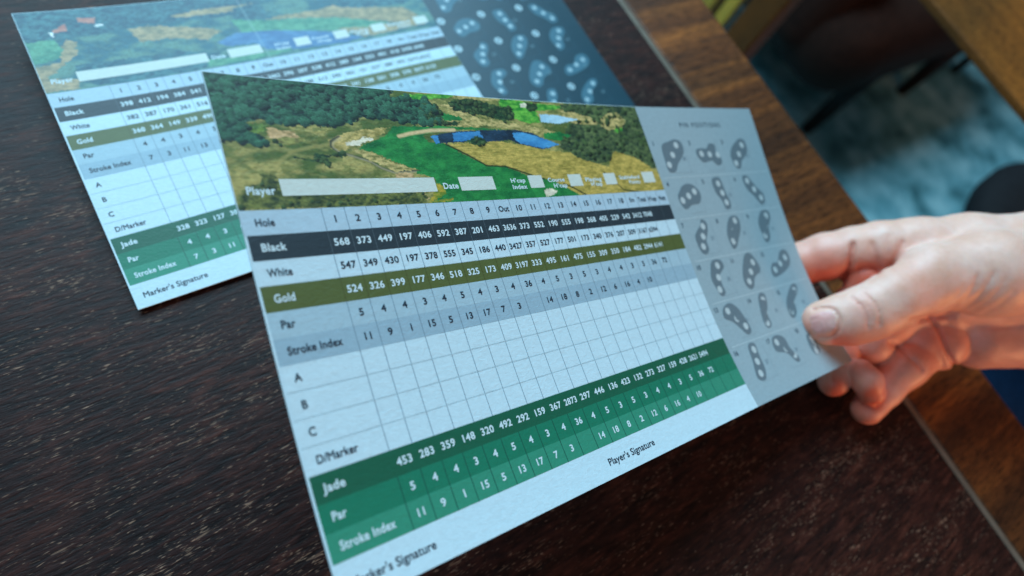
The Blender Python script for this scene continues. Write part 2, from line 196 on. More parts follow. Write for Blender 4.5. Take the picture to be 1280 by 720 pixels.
# ------------------------------------------------------------------ the dark table the cards lie on
W_MAIN = wood('dark_wood', ink(14, 6, 6), ink(38, 20, 18), ink(66, 40, 34), ink(140, 120, 106), 0.65, 0.45, 0.20, sx=55, sy=260, lo=0.612)
W_EDGE = wood('brown_wood', ink(40, 24, 14), ink(84, 52, 24), ink(130, 84, 38), ink(120, 100, 70), 0.15, 0.40, 0.35, sx=4, sy=75, lo=0.66)
W_INLAY = paint('inlay_metal', (0.20, 0.155, 0.115), 0.42, 0.5, 0.2, 90, 0.3)
W_LEG = wood('leg_wood', ink(26, 15, 18), ink(44, 28, 31), ink(66, 46, 50), ink(90, 80, 70), 0.1, 0.5)
tb = tag(empty('table', (0, 0, 0)), 'dark grained wooden table with inlay strip under the two scorecards', 'table')
Y0, Y1 = -0.62, 0.62
box('main_board', -0.62, 0.2200, Y0, Y1, 0.722, 0.75, W_MAIN, tb, 0.0008)
tag(box('inlay_strip', 0.2203, 0.2240, Y0, Y1, 0.722, 0.7497, W_INLAY, tb, 0.0004), 'thin pale strip let into the dark table top')
box('edge_board', 0.2243, 0.2885, Y0, Y1, 0.722, 0.75, W_EDGE, tb, 0.0016, 3)
box('edge_board', -0.69, -0.6205, Y0, Y1, 0.722, 0.75, W_EDGE, tb, 0.0016, 3)
box('apron', -0.60, 0.19, -0.55, -0.53, 0.63, 0.7215, W_LEG, tb, 0.001)
box('apron', -0.60, 0.19, 0.53, 0.55, 0.63, 0.7215, W_LEG, tb, 0.001)
for lx in (-0.60, 0.14):
    for ly in (-0.55, 0.50):
        box('leg', lx, lx + 0.05, ly - 0.001, ly + 0.051, 0.0, 0.7215, W_LEG, tb, 0.003)

# ------------------------------------------------------------------ golden table across the gap
W_GOLD = wood('golden_wood', ink(70, 42, 14), ink(94, 60, 20), ink(112, 74, 28), ink(140, 100, 50), 0.1, 0.5, 0.2, sx=40, sy=4)
t2 = tag(empty('table', (0, 0, 0)), 'golden brown wooden table top across the carpet gap at upper right', 'table')
box('table_top', 0.530, 0.80, -0.60, 0.62, 0.742, 0.75, W_GOLD, t2, 0.002)
for lx in (0.56, 0.74):
    for ly in (-0.55, 0.56):
        box('leg', lx, lx + 0.045, ly, ly + 0.045, 0.0, 0.7415, W_GOLD, t2, 0.003)
def tube(name, pts, rad, mat, parent=None, n=14, caps=True, squash=1.0):
    pts = [np.array(p, float) for p in pts]; V = []; Fc = []
    up = np.array([0, 0, 1.0])
    for i, p in enumerate(pts):
        d = pts[min(i + 1, len(pts) - 1)] - pts[max(i - 1, 0)]; d /= np.linalg.norm(d)
        a = np.cross(d, up if abs(d[2]) < 0.9 else np.array([1.0, 0, 0])); a /= np.linalg.norm(a); b2 = np.cross(a, d)
        r = rad[i] if hasattr(rad, '__len__') else rad
        for k in range(n):
            t = 2 * math.pi * k / n; V.append(p + a * r * math.cos(t) + b2 * r * squash * math.sin(t))
    for i in range(len(pts) - 1):
        for k in range(n):
            Fc.append((i * n + k, i * n + (k + 1) % n, (i + 1) * n + (k + 1) % n, (i + 1) * n + k))
    if caps: Fc.append(tuple(range(n - 1, -1, -1))); Fc.append(tuple(range((len(pts) - 1) * n, len(pts) * n)))
    return link(name, V, Fc, mat, parent, True)
def lathe(name, prof, mat, parent, cx, cy, n=48):
    V = []; Fc = []
    for r, z in prof:
        for k in range(n): V.append((cx + r * math.cos(2 * math.pi * k / n), cy + r * math.sin(2 * math.pi * k / n), z))
    for i in range(len(prof) - 1):
        for k in range(n): Fc.append((i * n + k, i * n + (k + 1) % n, (i + 1) * n + (k + 1) % n, (i + 1) * n + k))
    Fc.append(tuple(range(n - 1, -1, -1))); Fc.append(tuple(range((len(prof) - 1) * n, len(prof) * n)))
    return link(name, V, Fc, mat, parent, True)

# ------------------------------------------------------------------ low dark armchair on the carpet
DARKF = paint('dark_fabric', (0.030, 0.013, 0.009), 0.8, 0.15, 0.3, 60)
DARKW = paint('dark_leg', (0.016, 0.007, 0.005), 0.55, 0.25, 0.2, 30)
ch = tag(empty('armchair', (0, 0, 0)), 'low dark upholstered armchair on short legs behind the table corner', 'armchair')
def cushion(name, x0, x1, y0, y1, z0, z1, bev, mat, parent):
    o = box(name, x0, x1, y0, y1, z0, z1, mat, parent, bev, 6)
    o.data.polygons.foreach_set('use_smooth', [True] * len(o.data.polygons)); return o
cushion('seat', 1.20, 1.98, 0.11, 0.62, 0.15, 0.38, 0.10, DARKF, ch)
cushion('backrest', 1.20, 2.00, 0.56, 0.70, 0.20, 0.62, 0.06, DARKF, ch)
cushion('armrest', 1.185, 1.32, 0.22, 0.66, 0.19, 0.48, 0.06, DARKF, ch)
cushion('armrest', 1.88, 2.02, 0.18, 0.66, 0.20, 0.48, 0.07, DARKF, ch)
for (lx, ly) in ((1.40, 0.14), (1.85, 0.14), (1.40, 0.60), (1.85, 0.60)):
    tube('leg', [(lx, ly, 0), (lx, ly, 0.25)], [0.015, 0.026], DARKW, ch)
# slim leg of a further chair, standing beyond the first
ch2 = tag(empty('side_chair', (0, 0, 0)), 'slim dark legged chair standing beyond the low armchair', 'chair')
cushion('seat', 2.10, 2.55, 0.13, 0.58, 0.42, 0.48, 0.02, DARKF, ch2)
cushion('backrest', 2.10, 2.55, 0.56, 0.60, 0.55, 0.88, 0.015, DARKF, ch2)
for (lx, ly) in ((2.15, 0.14), (2.51, 0.14), (2.15, 0.56), (2.51, 0.56)):
    tube('leg', [(lx, ly, 0), (lx, ly, 0.43)], [0.012, 0.017], DARKW, ch2)
# round stool at the right
st = tag(empty('stool', (0, 0, 0)), 'round charcoal topped stool on the carpet above the wrist', 'stool')
CHAR = paint('charcoal_cushion', (0.012, 0.012, 0.014), 0.7, 0.2, 0.2, 60)
lathe('seat', [(0.18, 0.40), (0.225, 0.405), (0.243, 0.425), (0.246, 0.445), (0.235, 0.462), (0.2, 0.472), (0.1, 0.476), (0.01, 0.477)], CHAR, st, 1.07, -0.43)
for k in range(4):
    t = math.pi / 4 + k * math.pi / 2
    tube('leg', [(1.07 + 0.2 * math.cos(t), -0.43 + 0.2 * math.sin(t), 0), (1.07 + 0.13 * math.cos(t), -0.43 + 0.13 * math.sin(t), 0.41)], [0.012, 0.018], DARKW, st)
# yellow wooden chair, top of the frame
YEL = wood('yellow_wood', (0.70, 0.42, 0.03), (0.88, 0.56, 0.05), (0.95, 0.66, 0.10), (0.5, 0.4, 0.2), 0.1, 0.45, 0.3, sx=40, sy=4)
yc = tag(empty('wooden_chair', (0, 0, 0)), 'yellow wooden chair with slatted back just past the table edge', 'chair')
box('back_post', 0.60, 0.63, 0.083, 0.121, 0.0, 0.80, W_GOLD, yc, 0.003)
box('back_post', 0.60, 0.63, 0.47, 0.505, 0.0, 0.80, W_GOLD, yc, 0.003)
for y in (0.130, 0.158, 0.21, 0.26, 0.31, 0.36, 0.41):
    box('back_slat', 0.607, 0.617, y + 0.003, y + 0.020, 0.42, 0.78, YEL, yc, 0.002)
box('top_rail', 0.598, 0.628, 0.122, 0.469, 0.7805, 0.80, W_GOLD, yc, 0.003)
box('seat', 0.632, 1.02, 0.31, 0.50, 0.40, 0.425, W_GOLD, yc, 0.004)
for (lx, ly) in ((0.98, 0.32), (0.98, 0.47)): box('leg', lx, lx + 0.03, ly, ly + 0.03, 0.0, 0.3995, W_GOLD, yc, 0.002)
# ------------------------------------------------------------------ numpy noise for the printed aerial photographs
def vnoise(x, y, seed):
    xi = np.floor(x).astype(int); yi = np.floor(y).astype(int); fx = x - xi; fy = y - yi
    fx = fx * fx * (3 - 2 * fx); fy = fy * fy * (3 - 2 * fy)
    def h(a, b):
        n = (a * 374761393 + b * 668265263 + seed * 974634777) & 0x7fffffff
        n = ((n ^ (n >> 13)) * 1274126177) & 0x7fffffff
        return ((n ^ (n >> 16)) & 0xffff) / 65535.0
    return (h(xi, yi) * (1 - fx) + h(xi + 1, yi) * fx) * (1 - fy) + (h(xi, yi + 1) * (1 - fx) + h(xi + 1, yi + 1) * fx) * fy
def fbm(x, y, seed, octs=4, gain=0.55):
    s = 0; a = 1; t = 0
    for o in range(octs):
        s = s + a * vnoise(x * 2 ** o, y * 2 ** o, seed + o * 17); t += a; a *= gain
    return s / t
def inside(px, py, poly):
    r = np.zeros(px.shape, bool); n = len(poly)
    for i in range(n):
        x1, y1 = poly[i]; x2, y2 = poly[(i + 1) % n]
        if y1 == y2: continue
        c = (y1 > py) != (y2 > py)
        r ^= c & (px < (x2 - x1) * (py - y1) / (y2 - y1) + x1)
    return r
def near(px, py, poly, closed=False):
    d = np.full(px.shape, 1e9); n = len(poly)
    for i in range(n if closed else n - 1):
        a = np.array(poly[i]); b2 = np.array(poly[(i + 1) % n]); e = b2 - a; L = e @ e + 1e-9
        t = np.clip(((px - a[0]) * e[0] + (py - a[1]) * e[1]) / L, 0, 1)
        d = np.minimum(d, np.hypot(px - a[0] - t * e[0], py - a[1] - t * e[1]))
    return d
SW = { # dark, light, frequency, warp
 'forest': ((5, 32, 38), (52, 104, 88), 5.5, 0.16), 'foresttop': ((34, 84, 44), (136, 146, 84), 5, 0.1),
 'scrub': ((80, 84, 50), (130, 140, 84), 5, 0.1), 'pink': ((132, 122, 84), (190, 170, 132), 5, 0.08),
 'green2': ((56, 92, 46), (104, 140, 66), 5, 0.08), 'tanfield': ((116, 118, 68), (176, 168, 112), 4, 0.06),
 'tan': ((104, 112, 66), (180, 174, 122), 5, 0.08), 'bunker': ((178, 188, 178), (214, 216, 204), 3, 0.04),
 'green': ((6, 92, 52), (42, 142, 74), 2.2, 0.05), 'greenyel': ((80, 118, 40), (160, 150, 60), 4, 0.1),
 'greenbright': ((30, 120, 44), (96, 176, 70), 4, 0.07), 'darktree': ((8, 34, 30), (44, 84, 54), 7, 0.1),
 'scrubdark': ((16, 44, 36), (104, 120, 66), 5, 0.1), 'straw': ((104, 108, 48), (184, 172, 96), 3.5, 0.05),
 'wooddark': ((16, 44, 40), (86, 112, 74), 4.5, 0.1), 'waterdark': ((14, 36, 56), (28, 62, 92), 2, 0.03),
 'water': ((44, 116, 180), (66, 146, 206), 1.5, 0.02), 'waterlight': ((136, 190, 224), (160, 208, 234), 1.5, 0.02),
 'rtree': ((14, 70, 96), (56, 116, 130), 4, 0.12), 'rgreen': ((48, 122, 110), (82, 150, 128), 2.5, 0.08), 'rtan': ((110, 116, 100), (156, 148, 122), 3, 0.12),
 'rroof': ((150, 104, 100), (166, 124, 118), 3, 0.0), 'rwhite': ((190, 214, 224), (214, 232, 238), 3, 0.0), 'rwater': ((44, 98, 150), (68, 124, 172), 1.5, 0.04)}
def paint_photo(U, V, feats, rear):
    lo, hi = (np.array(ink(*c)) for c in (((28, 92, 112), (78, 126, 124)) if rear else ((70, 94, 52), (146, 148, 94))))
    t = fbm(U * 1.1, V * 2.2, 3, 3)[:, None]; t = np.clip((t - 0.32) / 0.36, 0, 1)
    g = fbm(U * 9, V * 16, 5, 3)[:, None]
    C = (lo * (1 - t) + hi * t) * (0.62 + 0.76 * g)
    if not rear:
        q = fbm(U * 2.3, V * 5, 55, 4)[:, None]; C = np.where(q > 0.56, C * 0.5 + 0.5 * ink(62, 92, 44), C)
    wx = fbm(U * 4, V * 8, 21, 3) - 0.5; wy = fbm(U * 4, V * 8, 22, 3) - 0.5
    hx = fbm(U * 15, V * 22, 23, 2) - 0.5; hy = fbm(U * 15, V * 22, 24, 2) - 0.5; wx = wx + 0.0; e_ = 0.16
    for i, (k, poly) in enumerate(feats):
        if k in ('darkpath', 'darkline', 'pathlight', 'sandline'):
            if k == 'sandline': poly = poly[:4]
            d = near(U + wx * 0.05, V + wy * 0.03, poly)
            wdt = {'darkpath': 0.055, 'darkline': 0.05, 'pathlight': 0.08, 'sandline': 0.09}[k]
            c = ink(*{'darkpath': (46, 62, 60), 'darkline': (20, 46, 26), 'pathlight': (150, 150, 96), 'sandline': (196, 182, 146)}[k])
            w_ = np.clip(1.5 - d / wdt, 0, 1)[:, None] * (0.5 if k == 'pathlight' else 0.9)
            C = C * (1 - w_) + c * w_
            if k == 'darkpath':
                d2 = near(U - 0.09, V - 0.05, poly); w_ = np.clip(1.2 - d2 / 0.06, 0, 1)[:, None] * 0.5; C = C * (1 - w_) + ink(168, 168, 140) * w_
            continue
        a, b2, f, wp = SW[k]
        ins = inside(U + wx * wp * 3 + hx * e_, V + wy * wp * 2 + hy * e_ * 0.7, poly)[:, None]
        if not ins.any(): continue
        a, b2 = ink(*a), ink(*b2)
        n = fbm(U * f * 0.9, V * f * 1.7, 40 + i, 4)[:, None]; n = np.clip((n - 0.30) / 0.4, 0, 1)
        if k in ('forest', 'darktree', 'wooddark', 'scrubdark', 'rtree', 'foresttop'):
            # crowns: cellular clumps lit on one side
            fx, fy = U * 2.6, V * 3.6; bx = np.floor(fx); by = np.floor(fy); best = np.full(U.shape, 9.0); sh = np.zeros(U.shape)
            for ox in (-1, 0, 1):
                for oy in (-1, 0, 1):
                    cx = bx + ox; cy = by + oy
                    jx = vnoise(cx * 1.0, cy * 1.0, 71); jy = vnoise(cx * 1.0, cy * 1.0, 72)
                    dx = fx - (cx + jx); dy = fy - (cy + jy); dd = dx * dx + dy * dy
                    s = dd < best; best = np.where(s, dd, best); sh = np.where(s, -dx * 0.6 - dy * 0.9, sh)
            crown = np.clip(0.36 + 0.6 * sh, 0, 1)[:, None]
            n = np.clip(0.55 * crown + 0.75 * (n - 0.4) * 0.9 + 0.28, 0, 1) ** 1.25
            gg = fbm(U * 16, V * 26, 9, 2)[:, None]; n = np.clip(n * (0.35 + 1.3 * gg), 0, 1)
            lg = fbm(U * 0.9, V * 1.6, 31, 3)[:, None]; n = np.clip(n * np.clip(0.1 + 1.9 * (lg - 0.05), 0.3, 1.6), 0, 1)
        if k == 'straw':
            st_ = fbm(U * 3 + V * 2, V * 24, 77, 3)[:, None]; n = np.clip(0.5 * n + 0.9 * (st_ - 0.2), 0, 1)
        if k == 'green':
            st_ = fbm(U * 2, V * 3, 78, 2)[:, None]; n = np.clip(0.4 * n + 0.8 * (st_ - 0.25), 0, 1)
        c = a * (1 - n) + b2 * n
        if k not in ('water', 'waterlight', 'waterdark', 'rwater', 'rroof', 'rwhite', 'bunker'):
            c = c * (0.72 + 0.56 * fbm(U * 20, V * 34, 13, 2)[:, None])
        C = np.where(ins, c, C)
    # single tree crowns, the far ones first, each lit on its upper left side
    rs = np.random.RandomState(12); crowns = []
    for k, poly in feats:
        if k not in ('forest', 'wooddark', 'foresttop', 'darktree', 'rtree', 'scrubdark', 'scrub'): continue
        q = np.array(poly); lo_, hi_ = q.min(0), q.max(0); area_ = (hi_[0] - lo_[0]) * (hi_[1] - lo_[1])
        for _ in range(int(area_ * {'forest': 16, 'wooddark': 5, 'darktree': 16, 'foresttop': 4, 'rtree': 0, 'scrubdark': 3, 'scrub': 5}[k])):
            cu, cv = rs.uniform(lo_[0], hi_[0]), rs.uniform(lo_[1], hi_[1])
            if inside(np.array([cu]), np.array([cv]), poly)[0]: crowns.append((cv, cu, rs.uniform(0.10, 0.23) * (1.25 if k == 'forest' else 1.0) * (0.75 if k in ('darktree', 'scrub', 'scrubdark') else 1.0), k, rs.rand()))
    crowns.sort()
    tx = fbm(U * 22, V * 34, 91, 2); ed = fbm(U * 9, V * 13, 92, 2) - 0.5; rag = fbm(U * 5, V * 8, 93, 2)
    for cv, cu, r_, k, w_ in crowns:
        sel = np.nonzero((np.abs(U - cu) < r_ * 1.5) & (np.abs(V - cv) < r_ * 1.5))[0]
        if not len(sel): continue
        du = (U[sel] - cu) / r_; dv = (V[sel] - cv) / (r_ * 0.95); ok = du * du + dv * dv + ed[sel] * 1.6 < 0.9
        sel = sel[ok]; du = du[ok]; dv = dv[ok]
        a, b2 = (ink(4, 44, 62), ink(40, 96, 104)) if k == 'rtree' else ((ink(3, 24, 28), ink(54, 112, 92)) if k == 'forest' else (ink(6, 26, 22), ink(72, 104, 66)))
        n = np.clip(0.36 - 0.34 * du * 0.6 - 0.42 * dv + (w_ - 0.5) * 0.35, 0, 1) * (0.25 + 1.5 * tx[sel]); n = np.clip(n, 0, 1)[:, None]
        C[sel] = a * (1 - n) + b2 * n
        sh = np.nonzero((np.abs(U - cu - r_ * 0.7) < r_ * 0.8) & (np.abs(V - cv - r_ * 0.8) < r_ * 0.3))[0]
        if k in ('darktree', 'scrub'): C[sh] *= 0.75
    if rear:
        w_ = np.clip(1 - near(U, V, [(9.6, -6), (9.9, 0)]) / 0.07, 0, 1)[:, None] * 0.35; C = C * (1 - w_) + ink(150, 190, 200) * w_
    return C

# ------------------------------------------------------------------ lettering
_glyph = {}
def outline(body):
    cu = bpy.data.curves.new('glyph', 'FONT'); cu.body = body; cu.size = 1.0; cu.resolution_u = 4; cu.fill_mode = 'NONE'
    o = bpy.data.objects.new('glyph', cu); col.objects.link(o)
    bpy.context.view_layer.update(); ob = o.evaluated_get(bpy.context.evaluated_depsgraph_get()); me = ob.to_mesh()
    V = np.array([v.co[:2] for v in me.vertices]).reshape(-1, 2); E = np.array([tuple(e.vertices) for e in me.edges]).reshape(-1, 2)
    ob.to_mesh_clear(); bpy.data.objects.remove(o); bpy.data.curves.remove(cu); return V, E
def glyph(ch, bold):
    """hairline letter shapes grown to an even stroke weight and cut into small faces"""
    if (ch, bold) in _glyph: return _glyph[(ch, bold)]
    adv = (outline('I' + ch + 'I')[0][:, 0].max() - outline('II')[0][:, 0].max()) + (0.04 if bold else 0.012)
    if ch == ' ': _glyph[(ch, bold)] = ([], [], adv); return _glyph[(ch, bold)]
    V, E = outline(ch); t = 0.030 if bold else 0.022; h = 0.0235
    x0, y0 = V.min(0) - t - h; x1, y1 = V.max(0) + t + h; nx, ny = int((x1 - x0) / h) + 2, int((y1 - y0) / h) + 2
    GX, GY = np.meshgrid(x0 + np.arange(nx) * h, y0 + np.arange(ny) * h); d = np.full(GX.shape, 9.0)
    for a, b2 in E:
        p, q = V[a], V[b2]; e = q - p; L = e @ e + 1e-12; s_ = np.clip(((GX - p[0]) * e[0] + (GY - p[1]) * e[1]) / L, 0, 1)
        d = np.minimum(d, np.hypot(GX - p[0] - s_ * e[0], GY - p[1] - s_ * e[1]))
    par = np.zeros(GX.shape, bool)
    for a, b2 in E:
        (xa, ya), (xb, yb) = V[a], V[b2]
        if ya != yb: par ^= ((ya > GY) != (yb > GY)) & (GX < (xb - xa) * (GY - ya) / (yb - ya) + xa)
    d = np.where(par, -d, d) - t; P_ = []; ix = {}; Fc = []
    def vid(p):
        k = (round(p[0], 5), round(p[1], 5))
        if k not in ix: ix[k] = len(P_); P_.append(k)
        return ix[k]
    for r in range(ny - 1):
        run = None
        for c in range(nx):
            full = c < nx - 1 and d[r, c] < 0 and d[r, c + 1] < 0 and d[r + 1, c] < 0 and d[r + 1, c + 1] < 0
            if full:
                if run is None: run = c
                continue
            if run is not None:
                A_ = [(GX[r, k], GY[r, k]) for k in (run, c)]; B_ = [(GX[r + 1, k], GY[r + 1, k]) for k in (c, run)]
                Fc.append(tuple(vid(p) for p in A_ + B_)); run = None
            if c == nx - 1: break
            cs = [(r, c), (r, c + 1), (r + 1, c + 1), (r + 1, c)]
            if all(d[q] >= 0 for q in cs): continue
            poly = []
            for k in range(4):
                a, b2 = cs[k], cs[(k + 1) % 4]; da, db = d[a], d[b2]
                if da < 0: poly.append((GX[a], GY[a]))
                if (da < 0) != (db < 0): w_ = da / (da - db); poly.append((GX[a] + (GX[b2] - GX[a]) * w_, GY[a] + (GY[b2] - GY[a]) * w_))
            ids_ = []
            for p in poly:
                q = vid(p)
                if q not in ids_: ids_.append(q)
            if len(ids_) > 2: Fc.append(tuple(ids_))
    _glyph[(ch, bold)] = (P_, Fc, adv); return _glyph[(ch, bold)]
def text_geo(s, u, v, h, align='C', bold=False, squeeze=1.0, track=0.0, rot=0.0):
    if squeeze < 0: squeeze = -squeeze / sum(glyph(c, bold)[2] * h / UW for c in s)      # a negative value asks for that width
    """flat lettering in card units (u in columns, v in rows, v down), h = size in rows, baseline at v"""
    V = []; Fc = []; x = 0.0
    for c in s:
        gv, gf, adv = glyph(c, bold); o = len(V)
        V += [(x + a * squeeze, b2) for a, b2 in gv]; Fc += [tuple(i + o for i in f) for f in gf]; x += (adv + track) * squeeze
    if not V: return [], []
    off = {'C': -x / 2, 'L': 0, 'R': -x}[align]
    return [(u + (a + off) * h / UW, v - b2 * h) for a, b2 in V], Fc
UW = 1.0141          # a column is this many rows wide
ROW = 0.007          # a row is 7 mm
UL, VT, VB, UR = -3.2356, -5.926, 14.468, 35.86

class Card:
    def __init__(s, name, label, rot, t, scale, bend, fold, curl=None):
        m4 = Matrix.Identity(4)
        for i in range(3):
            m4[i][0] = rot[i][0]; m4[i][1] = -rot[i][1]; m4[i][2] = -rot[i][2]; m4[i][3] = t[i]
        s.root = tag(empty(name, mat=m4), label, 'scorecard'); s.k = ROW * scale; s.b = bend; s.fold = fold; s.curl = curl
    def P(s, u, v, layer=0.0):
        u = np.asarray(u, float); v = np.asarray(v, float)
        X = (u - 10) * UW; x = X / 13; y = (v - 4) / 10; b2 = s.b
        if s.curl is not None:
            k = s.curl; h = k[0] + k[1] * x * x + k[2] * x * y + k[3] * y * y + k[4] * x ** 3 + k[5] * x * x * y + k[6] * x * y * y + k[7] * y ** 3 + k[8] * x + k[9] * y
            return np.stack([X * s.k, -(v - 4) * s.k, np.maximum(h, 0) * ROW + 0.0004 + layer * 0.000035], -1)
        Z = b2[0] * x * x + b2[1] * x * y + b2[2] * y * y + b2[3] * x ** 3 + b2[4] * x * x * y + b2[5] * x * y * y + b2[6] * y ** 3
        Z = Z - s.fold * np.maximum(u - 23, 0) * UW
        return np.stack([X * s.k, -(v - 4) * s.k, -Z * s.k + layer * 0.000035], -1)
    def flat(s, name, V, Fc, layer, mat, parent=None):
        V = np.array(V)
        # faces wind so that they face the reader
        return link(name, s.P(V[:, 0], V[:, 1], layer), [tuple(reversed(f)) for f in Fc], mat, parent or s.root)
    def rect(s, name, u0, v0, u1, v1, layer, mat, parent=None, step=0.5):
        nu = max(1, int(round((u1 - u0) / step))); nv = max(1, int(round((v1 - v0) / step)))
        g = [(u0 + (u1 - u0) * i / nu, v0 + (v1 - v0) * j / nv) for j in range(nv + 1) for i in range(nu + 1)]
        f = [(j * (nu + 1) + i, j * (nu + 1) + i + 1, (j + 1) * (nu + 1) + i + 1, (j + 1) * (nu + 1) + i) for j in range(nv) for i in range(nu)]
        return s.flat(name, g, f, layer, mat, parent)
    def rects(s, name, L, layer, mat, parent=None, step=0.5):
        V = []; Fc = []
        for (u0, v0, u1, v1) in L:
            nu = max(1, int(round((u1 - u0) / step))); nv = max(1, int(round((v1 - v0) / step))); o = len(V)
            V += [(u0 + (u1 - u0) * i / nu, v0 + (v1 - v0) * j / nv) for j in range(nv + 1) for i in range(nu + 1)]
            Fc += [(o + j * (nu + 1) + i, o + j * (nu + 1) + i + 1, o + (j + 1) * (nu + 1) + i + 1, o + (j + 1) * (nu + 1) + i) for j in range(nv) for i in range(nu)]
        return s.flat(name, V, Fc, layer, mat, parent)
    def sheet(s, name, u0, u1, v0, v1, mat, thick=0.0004):
        nu, nv = int((u1 - u0) * 2), int((v1 - v0) * 2)
        U, Vv = np.meshgrid(np.linspace(u0, u1, nu + 1), np.linspace(v0, v1, nv + 1)); top = s.P(U.ravel(), Vv.ravel(), 0)
        bot = top - np.array([0, 0, thick]); n = nu + 1; N = len(top); Fc = []
        for j in range(nv):
            for i in range(nu):
                a = j * n + i; Fc.append((a, a + n, a + n + 1, a + 1)); Fc.append((N + a, N + a + 1, N + a + n + 1, N + a + n))
        for i in range(nu):
            Fc.append((i, i + 1, N + i + 1, N + i)); a = nv * n + i; Fc.append((a + 1, a, N + a, N + a + 1))
        for j in range(nv):
            a = j * n; Fc.append((a + n, a, N + a, N + a + n)); a = j * n + nu; Fc.append((a, a + n, N + a + n, N + a))
        return link(name, np.vstack([top, bot]), Fc, mat, s.root)
    def text(s, name, items, layer, mat, parent=None):
        V = []; Fc = []
        for it in items:
            v_, f_ = text_geo(*it[0], **it[1]); o = len(V); V += v_; Fc += [tuple(i + o for i in f) for f in f_]
        if V: return s.flat(name, V, [tuple(reversed(f)) for f in Fc], layer, mat, parent)

I_WHITE = paper('paper_white', (0.57, 0.73, 0.79)); I_HOLE = paper('ink_pale_grey', ink(150, 186, 212)); I_BLACK = paper('ink_black', ink(34, 50, 62))
I_GOLD = paper('ink_gold', ink(72, 90, 50)); I_PAR = paper('ink_light_grey', ink(140, 178, 202)); I_SI = paper('ink_grey', ink(128, 166, 192))
I_J1 = paper('ink_jade_dark', ink(6, 84, 66)); I_J2 = paper('ink_jade', ink(10, 108, 88)); I_J3 = paper('ink_jade_light', ink(38, 128, 110))
I_TXT = paper('ink_text', ink(30, 44, 62)); I_TXW = paper('ink_reversed_text', (0.62, 0.75, 0.78)); I_LINE = paper('ink_line', ink(104, 134, 158))
I_FLINE = paper('ink_faint_line', ink(160, 196, 218)); I_LJ = paper('ink_jade_line', ink(6, 70, 62)); I_LB = paper('ink_black_line', ink(62, 82, 96)); I_LG = paper('ink_gold_line', ink(66, 76, 42))
I_BOX = paper('ink_entry_box', ink(176, 200, 206)); I_BOXS = paper('ink_entry_streak', ink(158, 186, 198))
PHOTO = photo_paper()
NUM = dict(
 front=[['1','2','3','4','5','6','7','8','9','Out','10','11','12','13','14','15','16','17','18','In','Total',"H'cap",'Nett'],
  '568 373 449 197 406 592 387 201 463 3636 373 552 190 555 198 368 405 229 542 3412 7048'.split(),
  '547 349 430 197 378 555 345 186 440 3427 357 527 177 501 173 340 376 207 509 3167 6594'.split(),
  '524 326 399 177 346 518 325 173 409 3197 333 495 161 475 155 309 350 184 482 2944 6141'.split(),
  '5 4 4 3 4 5 4 3 4 36 4 5 3 5 3 4 4 3 5 36 72'.split(), '11 9 1 15 5 13 17 7 3 - 14 18 8 2 12 6 16 4 10'.split(),
  '453 283 359 148 320 492 292 159 367 2873 297 446 136 423 132 273 327 159 428 2621 5494'.split()],
 rear=[['1','2','3','4','5','6','7','8','9','Out','10','11','12','13','14','15','16','17','18','In','Total',"H'cap",'Nett'],
  '398 412 194 384 541 402 178 522 431 3462 396 207 538 412 389 164 553 401 418 3478 6940'.split(),
  '382 387 170 361 516 380 162 498 402 3258 371 188 512 390 362 151 527 380 393 3274 6532'.split(),
  '360 364 149 339 490 355 148 470 381 3056 349 166 488 366 341 138 501 358 370 3077 6133'.split(),
  '4 4 3 4 5 4 3 5 4 36 4 3 5 4 4 3 5 4 4 36 72'.split(), '7 3 11 13 1 9 17 5 15 - 8 16 2 10 12 18 4 14 6'.split(),
  '328 323 127 301 436 318 126 419 338 2716 311 141 432 322 306 120 447 318 329 2726 5442'.split()])
ROWS = [('Hole', I_HOLE, 0), ('Black', I_BLACK, 1), ('White', None, 2), ('Gold', I_GOLD, 3), ('Par', I_PAR, 4), ('Stroke Index', I_SI, 5), ('A', None, 6), ('B', None, 7),
        ('C', None, 8), ('D/Marker', None, 9), ('Jade', I_J1, 10), ('Par', I_J2, 11), ('Stroke Index', I_J3, 12)]
NAMES = ['hole_row', 'black_row', 'white_row', 'gold_row', 'par_row', 'stroke_index_row', 'player_row', 'player_row', 'player_row', 'marker_row', 'jade_row', 'jade_par_row', 'jade_index_row']

def smooth_loop(pts, n=6):
    P_ = np.array(pts); out = []; N = len(P_)
    for i in range(N):
        p0, p1, p2, p3 = P_[i - 1], P_[i], P_[(i + 1) % N], P_[(i + 2) % N]
        for k in range(n):
            t = k / n; out.append(0.5 * ((2 * p1) + (-p0 + p2) * t + (2 * p0 - 5 * p1 + 4 * p2 - p3) * t * t + (-p0 + 3 * p1 - 3 * p2 + p3) * t ** 3))
    return [tuple(p) for p in out]
def disc(u, v, r, n=16): return [(u + r * math.cos(2 * math.pi * k / n) / UW, v + r * math.sin(2 * math.pi * k / n)) for k in range(n)]

